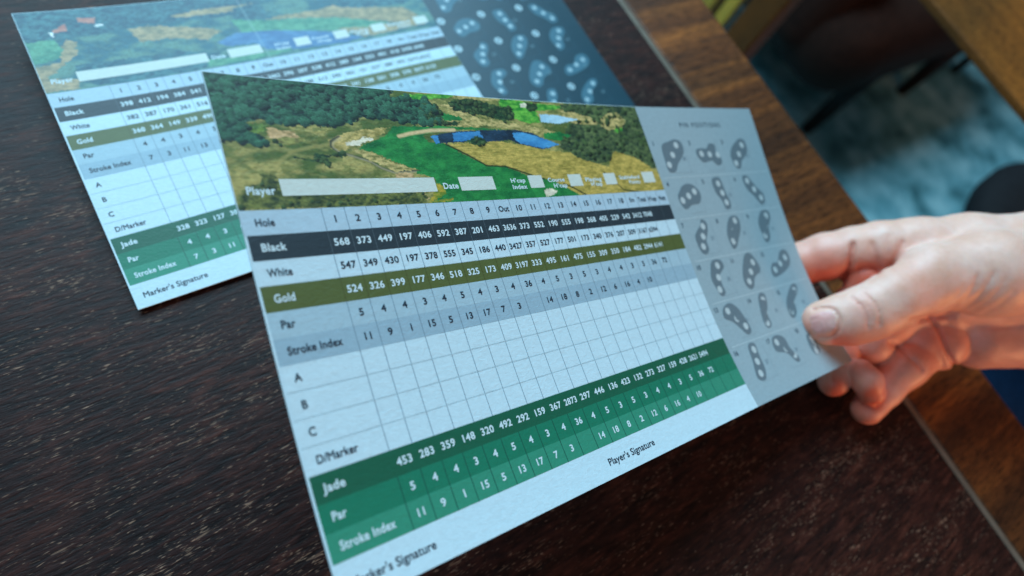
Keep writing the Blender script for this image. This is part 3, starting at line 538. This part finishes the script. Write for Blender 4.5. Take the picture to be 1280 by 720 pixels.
def build_card(which, c, photo, boxes, labels, pin_mats, res):
    front = which == 'front'
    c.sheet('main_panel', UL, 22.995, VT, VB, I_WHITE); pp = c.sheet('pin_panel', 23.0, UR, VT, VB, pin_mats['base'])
    # printed photograph
    nu, nv = res; U, V = np.meshgrid(np.linspace(UL + 0.03, 22.985, nu + 1), np.linspace(VT + 0.03, -0.01, nv + 1)); U = U.ravel(); V = V.ravel()
    idx = np.arange(nv)[:, None] * (nu + 1) + np.arange(nu)[None, :]
    quads = np.stack([idx, idx + nu + 1, idx + nu + 2, idx + 1], -1).reshape(-1, 4)
    me = bpy.data.meshes.new('photo_print'); vv = c.P(U, V, 1)
    me.vertices.add(len(vv)); me.vertices.foreach_set('co', vv.ravel()); me.loops.add(quads.size); me.polygons.add(len(quads))
    me.loops.foreach_set('vertex_index', quads.ravel().astype(np.int32)); me.polygons.foreach_set('loop_start', np.arange(0, quads.size, 4, dtype=np.int32))
    me.update(calc_edges=True)
    C = np.clip(paint_photo(U, V, photo, not front), 0.004, 0.95); at = me.color_attributes.new('Col', 'FLOAT_COLOR', 'POINT')
    at.data.foreach_set('color', np.hstack([C, np.ones((len(C), 1))]).astype(np.float32).ravel()); me.materials.append(PHOTO)
    ph = bpy.data.objects.new('photo_print', me); col.objects.link(ph); ph.parent = c.root
    # entry boxes and their captions
    for b2 in boxes:
        us = [p[0] for p in b2]; vs = [p[1] for p in b2]; u0 = (us[0] + us[3]) / 2; u1 = (us[1] + us[2]) / 2
        bx = c.rect('entry_box', u0, -1.29, u1, -0.57, 2, I_BOX, ph)
    seq = []
    for t, p in labels:
        u0, u1 = p[0][0], p[1][0]; v = p[0][1]; big = t in ('Player', 'Date'); h = 0.46 if t == 'Player' else 0.42 if t == 'Date' else 0.33
        a, _ = text_geo(t, 0, 0, h, align='L', bold=True); wd = max(x for x, y in a)
        seq.append(((t, u0, v + h * 0.36, h), dict(align='L', bold=True, squeeze=(u1 - u0) / wd)))
    for q in seq: c.text('caption', [q], 2, I_TXW, ph)
    # table rows
    dig = NUM[which]
    for (lab, mt, i), nm in zip(ROWS, NAMES):
        band = c.rect(nm, UL + (0.0 if mt in (I_HOLE,) else 0.09), i + (0.0 if mt else 0.02), 22.985, i + 1 - (0.0 if mt else 0.02), 1, mt or I_WHITE)
        rev = lab in ('Black', 'Gold', 'Jade') or i >= 10
        tm = I_TXW if rev else I_TXT
        bold = rev and lab in ('Black', 'Gold', 'Jade', 'Par', 'Stroke Index')
        c.text('row_label', [((lab, -2.75, i + 0.65, 0.44), dict(align='L', bold=bold, squeeze={'Stroke Index': -2.14, 'D/Marker': -1.60, 'Hole': -0.76, 'White': -0.95, 'Black': -0.95, 'Gold': -0.82, 'Par': -0.55, 'Jade': -0.82}.get(lab, 0.95)))], 3, tm, band)
        vals = {0: dig[0], 1: dig[1], 2: dig[2], 3: dig[3], 4: dig[4], 5: dig[5], 10: dig[6], 11: dig[4], 12: dig[5]}.get(i)
        if vals:
            its = [((s_, k + 0.5, i + 0.64, 0.425 if len(s_) < 4 else 0.42), dict(bold=rev, squeeze={3: -0.70 if rev else -0.68, 4: -0.84, 2: -0.46}.get(len(s_), 1.1))) for k, s_ in enumerate(vals) if s_ != '-']
            if i == 0: its = its[:20] + [((s_, k + 20.45, 0.66, 0.42), dict(bold=False, squeeze=0.82)) for k, s_ in enumerate(vals[20:])]
            c.text('row_numbers', its, 3, tm, band)
    lw = 0.016
    def vl(us, v0, v1): return [(u - lw, v0, u + lw, v1) for u in us]
    U23 = range(0, 23)
    c.rects('grid_lines', vl(U23, 0, 1) + vl(U23, 2, 3) + vl(U23, 4, 10), 2, I_LINE)
    c.rects('grid_lines', vl(U23, 1, 2), 2, I_LB); c.rects('grid_lines', vl(U23, 3, 4), 2, I_LG); c.rects('grid_lines', vl(U23, 11, 13), 2, I_LJ)
    c.rects('row_rules', [(UL + 0.1, v - 0.012, 22.98, v + 0.012) for v in (7, 8, 9)], 2, I_FLINE)
    c.text('signature_caption', [(("Marker's Signature", -2.75, 13.91, 0.46), dict(align='L', squeeze=-3.40))], 1, I_TXT)
    c.text('signature_caption', [(("Player's Signature", 10.2, 13.91, 0.46), dict(align='L', squeeze=-3.40))], 1, I_TXT)
    # pin positions panel
    c.text('heading', [(('PIN POSITIONS', 29.2, -4.42, 0.50), dict(bold=False, track=0.2, squeeze=1.0))], 1, pin_mats['text'], pp)
    cu = [24.95, 28.7, 32.45]; cv = [-2.35 + 2.88 * k for k in range(6)]
    rules = [(23.4, -0.82 + 2.88 * k, 35.5, -0.78 + 2.88 * k) for k in range(5)]
    c.rects('panel_rules', rules, 1, pin_mats['rule'], pp)
    br_ = []
    for i in range(6):
        for q in range(3):
            a, b2 = cu[q], cv[i]; br_ += [(a + 1.5, b2 - 1.1, a + 1.53, b2 + 1.25), (a - 0.2, b2 + 1.22, a + 1.5, b2 + 1.25)]
    c.rects('depth_brackets', br_, 1, pin_mats['bracket'], pp)
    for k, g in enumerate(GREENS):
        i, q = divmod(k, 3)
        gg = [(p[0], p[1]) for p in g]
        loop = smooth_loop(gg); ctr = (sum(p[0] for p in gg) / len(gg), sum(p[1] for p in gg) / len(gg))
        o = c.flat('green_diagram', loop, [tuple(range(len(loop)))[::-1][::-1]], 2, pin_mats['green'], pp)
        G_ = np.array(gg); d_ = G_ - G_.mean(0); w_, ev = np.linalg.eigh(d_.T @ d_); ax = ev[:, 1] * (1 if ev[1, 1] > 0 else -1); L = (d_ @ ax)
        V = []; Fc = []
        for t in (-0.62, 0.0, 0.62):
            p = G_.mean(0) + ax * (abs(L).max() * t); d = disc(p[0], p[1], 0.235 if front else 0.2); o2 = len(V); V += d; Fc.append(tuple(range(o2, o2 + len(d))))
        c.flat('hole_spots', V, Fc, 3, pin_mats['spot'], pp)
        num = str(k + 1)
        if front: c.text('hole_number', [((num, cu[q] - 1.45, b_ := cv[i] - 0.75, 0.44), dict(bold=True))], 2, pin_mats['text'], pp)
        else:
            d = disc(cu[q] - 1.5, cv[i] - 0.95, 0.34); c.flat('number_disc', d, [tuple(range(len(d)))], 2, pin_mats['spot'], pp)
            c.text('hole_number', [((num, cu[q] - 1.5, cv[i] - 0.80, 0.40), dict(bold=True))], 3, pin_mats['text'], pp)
        c.text('depth_number', [((str([28, 31, 26, 33, 35, 30, 27, 29, 34][k % 9]), cu[q] + 1.15, cv[i] + 0.35, 0.36), dict())], 2, pin_mats['faint'], pp)

RF = [[0.9538542, -0.1576566, -0.2555515], [-0.1142436, -0.9776126, 0.1766976], [-0.2776879, -0.1393487, -0.9505111]]
front_card = Card('scorecard', 'sharp scorecard lifted in front by the hand, with its grey pin positions panel', RF, (0.0178559, -0.1422959, 0.8272779), 0.95,
                  (-0.1373932, -0.0635447, -0.2833188, 0.0373197, 0.1304159, -0.1575898, -0.2959226), 0.0282358)
build_card('front', front_card, FRONT_PHOTO, FRONT_BOXES, FRONT_LABELS,
           dict(base=paper('panel_grey', ink(128, 158, 176), 0.5), text=paper('panel_text', ink(50, 72, 90)), rule=paper('panel_rule', ink(160, 188, 204)), bracket=paper('panel_bracket', ink(120, 146, 164)),
                green=paper('panel_green', ink(86, 110, 126)), spot=paper('panel_spot', ink(158, 182, 196)), faint=paper('panel_faint', ink(100, 126, 146))), (820, 210))
rear_card = Card('scorecard', 'blurred scorecard lying flat behind on the table, with dark teal pin panel', [[1, 0.0003, 0], [-0.0003, -1, 0], [0, 0, -1]],
                 (-0.0014415, -0.0027317, 0.7503), 0.9834, None, 0.0, curl=(0.40138, 0.17332, 0.30568, 0.03897, -0.12054, -0.12319, -0.01503, -0.03588, -0.05961, -0.08774))
build_card('rear', rear_card, REAR_PHOTO, REAR_BOXES, FRONT_LABELS,
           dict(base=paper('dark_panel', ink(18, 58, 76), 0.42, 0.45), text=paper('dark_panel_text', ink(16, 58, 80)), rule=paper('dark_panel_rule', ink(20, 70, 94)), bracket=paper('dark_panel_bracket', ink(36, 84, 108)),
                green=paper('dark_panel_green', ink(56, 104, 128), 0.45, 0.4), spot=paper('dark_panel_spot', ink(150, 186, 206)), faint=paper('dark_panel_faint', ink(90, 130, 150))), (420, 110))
# ------------------------------------------------------------------ the person holding the card
MM = 0.001
def at(px, py, dep):                                   # a point seen along a sight line, dep metres ahead, in the camera's rigid frame
    return np.array([(px - 640) / FPX * dep, (py - 360) / FPX * dep, dep])
def to_world(P): return np.asarray(P) @ CM.T + CAM
GX0, GX1 = 0.122, 0.400; GY0, GY1 = -0.058, 0.078; GZ0, GZ1 = 0.262, 0.372; H = 0.00082
gx = np.arange(GX0, GX1, H); gy = np.arange(GY0, GY1, H); gz = np.arange(GZ0, GZ1, H)
X, Y, Z = np.meshgrid(gx.astype(np.float32), gy.astype(np.float32), gz.astype(np.float32), indexing='ij')
def smin(a, b2, k):
    h = np.clip(0.5 + 0.5 * (b2 - a) / k, 0, 1); return b2 * (1 - h) + a * h - k * h * (1 - h)
def cone(a, b2, ra, rb, az=1.0):
    """round cone; az > 1 flattens it along the sight line"""
    e = b2 - a; w = np.array([1, 1, az * az]); L = float((e * e * w).sum()) + 1e-12
    t = np.clip(((X - a[0]) * e[0] + (Y - a[1]) * e[1] + (Z - a[2]) * e[2] * az * az) / L, 0, 1)
    d = np.sqrt((X - a[0] - t * e[0]) ** 2 + (Y - a[1] - t * e[1]) ** 2 + ((Z - a[2] - t * e[2]) * az) ** 2)
    return d - (ra * (1 - t) + rb * t)
def chain(pts, k=0.0015, az=1.0):
    D = None
    for (p, q) in zip(pts[:-1], pts[1:]):
        a = at(*p[:3]); b2 = at(*q[:3]); d = cone(a, b2, p[3] * p[2] / FPX, q[3] * q[2] / FPX, az).astype(np.float32)
        D = d if D is None else smin(D, d, k)
    return D
THUMB = chain([(1034, 402, .2985, 28), (1062, 398, .2965, 32.5), (1090, 389, .2945, 34), (1120, 373, .2945, 36), (1165, 350, .299, 42)], 0.004, 1.2)
THUMB = smin(THUMB, cone(at(1023, 400, .299), at(1034, 402, .2985), 19 * .299 / FPX, 26 * .2985 / FPX, 1.3), 0.003)
THENAR = chain([(1165, 346, .301, 42), (1235, 342, .303, 52), (1330, 338, .312, 56)], 0.006, 1.1)
DORSAL = chain([(1140, 306, .322, 33), (1210, 306, .322, 37), (1300, 312, .322, 46), (1420, 320, .322, 52)], 0.006, 1.0)
MID = chain([(1190, 372, .327, 44), (1290, 362, .328, 62), (1420, 362, .328, 70)], 0.006, 1.15)
HEEL = chain([(1222, 422, .331, 39), (1300, 417, .331, 42), (1420, 415, .331, 46)], 0.006, 1.0)
FORE = chain([(1400, 362, .326, 82), (1520, 368, .326, 88), (1680, 372, .33, 96)], 0.01, 1.25)
PALM = smin(smin(DORSAL, MID, 0.006), HEEL, 0.005)
PALM = smin(PALM, FORE, 0.012)
BODY = smin(PALM, smin(THUMB, THENAR, 0.004), 0.005)
INDEX = chain([(984, 352, .334, 21), (998, 331, .332, 26), (1030, 321, .329, 28.5), (1066, 313, .325, 28.5), (1100, 308, .323, 31), (1150, 306, .321, 33)], 0.003)
MIDDLE = chain([(1042, 476, .3175, 19.5), (1046, 455, .320, 21), (1058, 410, .329, 23), (1080, 350, .3265, 26), (1120, 345, .327, 28), (1170, 345, .328, 32)], 0.003)
RING = chain([(1088, 430, .323, 26), (1096, 414, .325, 28), (1130, 392, .328, 28), (1180, 380, .328, 32)], 0.002)
RTIP = chain([(1076, 464, .3110, 15.5), (1084, 476, .3095, 18), (1089, 490, .3105, 16.5)], 0.002)
LITTLE = chain([(1084, 511, .3175, 19.5), (1104, 486, .321, 22), (1128, 456, .326, 29), (1150, 438, .331, 30)], 0.003)
PAD = chain([(1148, 424, .3290, 31), (1170, 428, .330, 35)], 0.004)
D = smin(BODY, INDEX, 0.0035)
D = smin(D, MIDDLE, 0.0008)
D = smin(D, RING, 0.0007)
D = smin(D, RTIP, 0.0006)
D = smin(D, LITTLE, 0.0006)
D = smin(D, PAD, 0.0008)
# skin folds: grooves along lines on the skin
PX = X / Z * FPX + 640; PY = Y / Z * FPX + 360
def line_d(poly):
    d = np.full(X.shape, 1e9, np.float32)
    for (x1, y1), (x2, y2) in zip(poly[:-1], poly[1:]):
        ex, ey = x2 - x1, y2 - y1; t = np.clip(((PX - x1) * ex + (PY - y1) * ey) / (ex * ex + ey * ey), 0, 1)
        d = np.minimum(d, (PX - x1 - t * ex) ** 2 + (PY - y1 - t * ey) ** 2)
    return d
def curve(pts, n=5):
    P_ = [np.array(p, float) for p in pts]; P_ = [2 * P_[0] - P_[1]] + P_ + [2 * P_[-1] - P_[-2]]; out = []
    for i in range(1, len(P_) - 2):
        for k in range(n):
            t = k / n; out.append(0.5 * (2 * P_[i] + (P_[i + 1] - P_[i - 1]) * t + (2 * P_[i - 1] - 5 * P_[i] + 4 * P_[i + 1] - P_[i + 2]) * t * t + (-P_[i - 1] + 3 * P_[i] - 3 * P_[i + 1] + P_[i + 2]) * t ** 3))
    return out + [P_[-2]]
CREASE = [ # points, half width px, depth mm, depth range
 ([(1066, 306), (1065, 318), (1060, 338), (1051, 358)], 3.6, 2.2, 0), ([(1064, 310), (1062, 330)], 1.5, 0.8, 0),
 ([(1090, 306), (1094, 320), (1098, 338)], 3.4, 1.1, 0), ([(1074, 335), (1086, 332), (1098, 341)], 2.6, 1.4, 0),
 ([(1110, 296), (1111, 318)], 3.0, 0.5, 0), ([(1128, 303), (1121, 318), (1112, 330)], 3.0, 1.2, 0),
 ([(1064, 372), (1076, 382), (1084, 396), (1085, 410)], 1.7, 0.95, 1), ([(1078, 366), (1092, 378), (1099, 392), (1099, 406)], 1.7, 0.9, 1), ([(1083, 380), (1090, 392), (1091, 402)], 1.5, 0.5, 1),
 ([(1150, 402), (1176, 394), (1198, 380), (1214, 364), (1222, 344)], 2.4, 0.6, 0), ([(1170, 398), (1200, 388), (1222, 372), (1236, 354), (1243, 340)], 2.8, 0.6, 0),
 ([(1178, 384), (1196, 370), (1206, 356)], 2.0, 0.3, 0), ([(1205, 392), (1226, 382), (1246, 366), (1258, 348)], 3.0, 0.35, 0), ([(1230, 392), (1250, 380), (1268, 364)], 2.6, 0.4, 0),
 ([(1112, 428), (1130, 440), (1152, 462)], 2.4, 1.4, 0), ([(1161, 396), (1174, 414), (1184, 440), (1199, 468)], 2.6, 2.2, 0), ([(1205, 404), (1240, 408), (1290, 405)], 4.0, 1.0, 0),
 ([(1016, 388), (1032, 385), (1044, 389), (1050, 400), (1048, 413), (1038, 421), (1024, 421)], 1.8, 1.2, 1),
 ([(1140, 400), (1150, 398), (1163, 396), (1190, 396)], 2.6, 1.3, 0),
]
for poly, w, dp, k in CREASE:
    D = D + dp * MM * np.exp(-line_d(curve(poly)) / (w * w)).astype(np.float32)
# slow unevenness of flesh
D = D + (0.00012 * np.sin(X * 420 + 2 * np.sin(Y * 260)) * np.sin(Y * 380 + Z * 300)).astype(np.float32)

def surface_nets(F_, org, h):
    nx, ny, nz = F_.shape; S_ = F_ < 0
    c = [S_[i:nx - 1 + i, j:ny - 1 + j, k:nz - 1 + k] for i in (0, 1) for j in (0, 1) for k in (0, 1)]
    tot = sum(x.astype(np.int8) for x in c); act = (tot > 0) & (tot < 8)
    ids = -np.ones(act.shape, np.int64); I, J, K = np.nonzero(act); ids[I, J, K] = np.arange(len(I))
    acc = np.zeros((len(I), 3)); cnt = np.zeros(len(I)); cor = [(i, j, k) for i in (0, 1) for j in (0, 1) for k in (0, 1)]
    for a in range(8):
        for b2 in range(a + 1, 8):
            pa, pb = np.array(cor[a]), np.array(cor[b2])
            if abs(pa - pb).sum() != 1: continue
            fa = F_[I + pa[0], J + pa[1], K + pa[2]]; fb = F_[I + pb[0], J + pb[1], K + pb[2]]; cr = (fa < 0) != (fb < 0)
            t = np.where(cr, fa / np.where(cr, fa - fb, 1), 0); p = pa + (pb - pa) * t[:, None]; acc[cr] += p[cr]; cnt[cr] += 1
    V = (np.stack([I, J, K], 1) + acc / cnt[:, None]) * h + np.array(org); Q = []
    for ax in range(3):
        sl0 = [slice(None)] * 3; sl1 = [slice(None)] * 3; sl0[ax] = slice(0, -1); sl1[ax] = slice(1, None)
        ch_ = S_[tuple(sl0)] != S_[tuple(sl1)]; a, b2, c2 = np.nonzero(ch_); ins = S_[tuple(sl0)][a, b2, c2]
        P_ = np.stack([a, b2, c2], 1); o1, o2 = [(1, 2), (2, 0), (0, 1)][ax]
        ok = (P_[:, o1] > 0) & (P_[:, o2] > 0) & (P_[:, o1] < ids.shape[o1]) & (P_[:, o2] < ids.shape[o2]) & (P_[:, ax] < ids.shape[ax]); P_ = P_[ok]; ins = ins[ok]
        e1 = np.zeros(3, int); e1[o1] = 1; e2 = np.zeros(3, int); e2[o2] = 1
        g = lambda q: ids[q[:, 0], q[:, 1], q[:, 2]]
        q = np.stack([g(P_ - e1 - e2), g(P_ - e2), g(P_), g(P_ - e1)], 1); q[~ins] = q[~ins][:, ::-1]; Q.append(q)
    Q = np.vstack(Q); return V, Q[(Q >= 0).all(1)]
D[0] = D[:, 0] = D[:, :, 0] = 1; D[-1] = 1; D[:, -1] = 1; D[:, :, -1] = 1
HV, HQ = surface_nets(D, (GX0, GY0, GZ0), H)
# a light relaxation along the surface takes out the stair steps of the grid
nb_s = np.zeros_like(HV); nb_c = np.zeros(len(HV))
for it in range(2):
    nb_s[:] = 0; nb_c[:] = 0
    for i in range(4):
        a, b2 = HQ[:, i], HQ[:, (i + 1) % 4]; np.add.at(nb_s, a, HV[b2]); np.add.at(nb_c, a, 1); np.add.at(nb_s, b2, HV[a]); np.add.at(nb_c, b2, 1)
    HV = HV * 0.5 + 0.5 * nb_s / nb_c[:, None]
vpx = HV[:, 0] / HV[:, 2] * FPX + 640; vpy = HV[:, 1] / HV[:, 2] * FPX + 360
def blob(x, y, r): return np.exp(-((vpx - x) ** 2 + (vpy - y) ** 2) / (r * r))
flush_shade = 1.0 * blob(1028, 348, 40) * (HV[:, 2] > 0.308) + 0.95 * blob(1085, 352, 24) * (HV[:, 2] > 0.306) + 0.95 * blob(1040, 488, 18) + 0.8 * blob(1092, 496, 16) + 0.4 * blob(1080, 520, 20) + 0.6 * blob(1006, 412, 16) \
    + 0.3 * blob(1080, 388, 18) + 0.25 * blob(1150, 355, 30) + 0.3 * blob(1165, 425, 25) + 0.5 * blob(1050, 430, 20) + 0.36 / (1 + np.exp(-(vpy - 412) / 6)) * (vpx > 1040) * (vpx < 1500)  # last term: redder palm side, with the underside's orange shade put into the colour
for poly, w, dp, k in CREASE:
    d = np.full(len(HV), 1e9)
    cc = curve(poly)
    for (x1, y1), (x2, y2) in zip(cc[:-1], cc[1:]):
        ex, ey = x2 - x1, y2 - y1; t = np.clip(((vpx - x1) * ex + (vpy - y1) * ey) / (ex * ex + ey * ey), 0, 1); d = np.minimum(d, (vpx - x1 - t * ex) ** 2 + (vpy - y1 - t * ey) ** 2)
    flush_shade += 0.12 * min(1, dp) * np.exp(-d / ((w * 1.8) ** 2))
flush_shade = np.clip(flush_shade, 0, 1)

ms = NT('skin'); at_ = ms.n('ShaderNodeVertexColor', layer_name='Flush'); v = ms.coords()
n1 = ms.noise(v, 55, 4, 0.6); n2 = ms.noise(v, 320, 3, 0.6)
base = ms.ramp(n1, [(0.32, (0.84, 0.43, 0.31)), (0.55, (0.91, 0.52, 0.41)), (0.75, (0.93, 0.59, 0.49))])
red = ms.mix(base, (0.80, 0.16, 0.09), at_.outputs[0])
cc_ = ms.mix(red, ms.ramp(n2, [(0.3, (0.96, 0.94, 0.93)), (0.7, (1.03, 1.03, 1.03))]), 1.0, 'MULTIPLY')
ms.l(cc_, ms.b.inputs['Base Color']); ms.b.inputs['Roughness'].default_value = 0.46; ms.b.inputs['Specular IOR Level'].default_value = 0.45
ms.b.inputs['Subsurface Weight'].default_value = 0.32; ms.b.inputs['Subsurface Radius'].default_value = (1.0, 0.35, 0.2); ms.b.inputs['Subsurface Scale'].default_value = 0.0022
vo = ms.n('ShaderNodeTexVoronoi', feature='DISTANCE_TO_EDGE'); vo.inputs['Scale'].default_value = 900; ms.l(v, vo.inputs['Vector'])
v7 = ms.coords((300, 900, 300), (0, 0, 0.5)); n7 = ms.noise(v7, 1.0, 3, 0.6, 0.5)
nn = ms.bump(vo.outputs['Distance'], 0.3, 0.00010); nn = ms.bump(n2, 0.08, 0.00015, nn); nn = ms.bump(n7, 0.06, 0.0001, nn)
ms.l(nn, ms.b.inputs['Normal']); SKIN = ms.m

wrist = to_world(at(1330, 365, .325))
person = tag(empty('person', tuple(wrist)), 'person in blue trousers gripping the right end of the front scorecard between thumb and fingers', 'person')
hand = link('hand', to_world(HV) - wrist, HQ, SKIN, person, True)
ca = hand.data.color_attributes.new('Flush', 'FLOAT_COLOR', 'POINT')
ca.data.foreach_set('color', np.stack([flush_shade, flush_shade, flush_shade, np.ones_like(flush_shade)], 1).astype(np.float32).ravel())
print('hand', len(HV), len(HQ))

# nail of the thumb: laid on the flesh along its own outline
def surf_depth(px, py):
    ix = None; out = []
    for x, y in zip(np.ravel(px), np.ravel(py)):
        zs = np.arange(GZ0 + 0.002, GZ1 - 0.002, H * 0.5); xs = (x - 640) / FPX * zs; ys = (y - 360) / FPX * zs
        i = ((xs - GX0) / H); j = ((ys - GY0) / H); k = (zs - GZ0) / H; i0, j0, k0 = i.astype(int), j.astype(int), k.astype(int)
        ok = (i0 >= 0) & (i0 < D.shape[0] - 1) & (j0 >= 0) & (j0 < D.shape[1] - 1) & (k0 < D.shape[2] - 1)
        fi, fj, fk = i - i0, j - j0, k - k0; i0 = np.clip(i0, 0, D.shape[0] - 2); j0 = np.clip(j0, 0, D.shape[1] - 2); k0 = np.clip(k0, 0, D.shape[2] - 2)
        f = 0
        for a in (0, 1):
            for b2 in (0, 1):
                for c2 in (0, 1): f = f + D[i0 + a, j0 + b2, k0 + c2] * (fi if a else 1 - fi) * (fj if b2 else 1 - fj) * (fk if c2 else 1 - fk)
        hit = np.nonzero((f < 0) & ok)[0]; out.append(zs[hit[0]] - 0 if len(hit) else np.nan)
    return np.array(out).reshape(np.shape(px))

nail_m = NT('nail'); v = nail_m.coords(); nz = nail_m.noise(v, 160, 3, 0.5)
nail_m.l(nail_m.ramp(nz, [(0.3, (0.80, 0.33, 0.29)), (0.7, (0.86, 0.42, 0.36))]), nail_m.b.inputs['Base Color'])
nail_m.b.inputs['Roughness'].default_value = 0.38; nail_m.b.inputs['Subsurface Weight'].default_value = 0.2; nail_m.b.inputs['Subsurface Scale'].default_value = 0.001
na, nb_ = 18, 14; ax_ = np.array([-0.965, 0.262]); pr = np.array([0.262, 0.965]); NV = []; ok_ = True
PXs = np.zeros((nb_ + 1, na + 1)); PYs = np.zeros_like(PXs); ED = np.zeros_like(PXs)
for j_ in range(nb_ + 1):
    for i_ in range(na + 1):
        s_, t_ = -1 + 2 * i_ / na, -1 + 2 * j_ / nb_
        # square to rounded outline
        x_ = s_ * math.sqrt(max(0, 1 - 0.34 * t_ * t_)); y_ = t_ * math.sqrt(max(0, 1 - 0.30 * s_ * s_))
        p = np.array([1029.0, 403.0]) + ax_ * x_ * 17.5 + pr * y_ * 15.0; PXs[j_, i_], PYs[j_, i_] = p; ED[j_, i_] = 1 - max(abs(s_), abs(t_)) ** 4
dep = surf_depth(PXs, PYs)
if not np.isnan(dep).any():
    cd = surf_depth(np.array([1029.0]), np.array([402.0]))[0]
    dep = np.where(ED > 0.02, dep - 0.00015 - 0.0002 * ED, dep + 0.0002)
    P_ = np.stack([at(x, y, z) for x, y, z in zip(PXs.ravel(), PYs.ravel(), dep.ravel())])
    nf = [(j_ * (na + 1) + i_, (j_ + 1) * (na + 1) + i_, (j_ + 1) * (na + 1) + i_ + 1, j_ * (na + 1) + i_ + 1) for j_ in range(nb_) for i_ in range(na)]
    link('thumb_nail', to_world(P_) - wrist, nf, nail_m.m, person, True)
else: print('nail missed', np.isnan(dep).sum())

# blue trousers of the sitter beyond the table edge, and the dark sleeve further up the arm
JEANS = paint('blue_denim', (0.005, 0.020, 0.052), 0.85, 0.1, 0.35, 220)
wv = Vector(wrist)
tube('trouser_leg', [np.array(p) - wrist for p in ((0.500, -0.33, 0.44), (0.515, -0.345, 0.475), (0.56, -0.37, 0.49), (0.68, -0.46, 0.50), (0.85, -0.58, 0.51), (1.0, -0.68, 0.52))], [0.045, 0.075, 0.088, 0.094, 0.10, 0.105], JEANS, person, 32)
tube('trouser_leg', [np.array(p) - wrist for p in ((0.535, -0.36, 0.46), (0.530, -0.36, 0.30), (0.525, -0.36, 0.06))], [0.075, 0.068, 0.060], JEANS, person, 32)
a_ = to_world(at(1580, 370, .328)); b_ = to_world(at(1760, 380, .335)); c_ = to_world(at(2100, 395, .36))
tube('sleeve', [a_ - wrist, a_ * 0.6 + b_ * 0.4 - wrist, b_ - wrist, c_ - wrist], [0.041, 0.044, 0.047, 0.052], JEANS, person, 32)
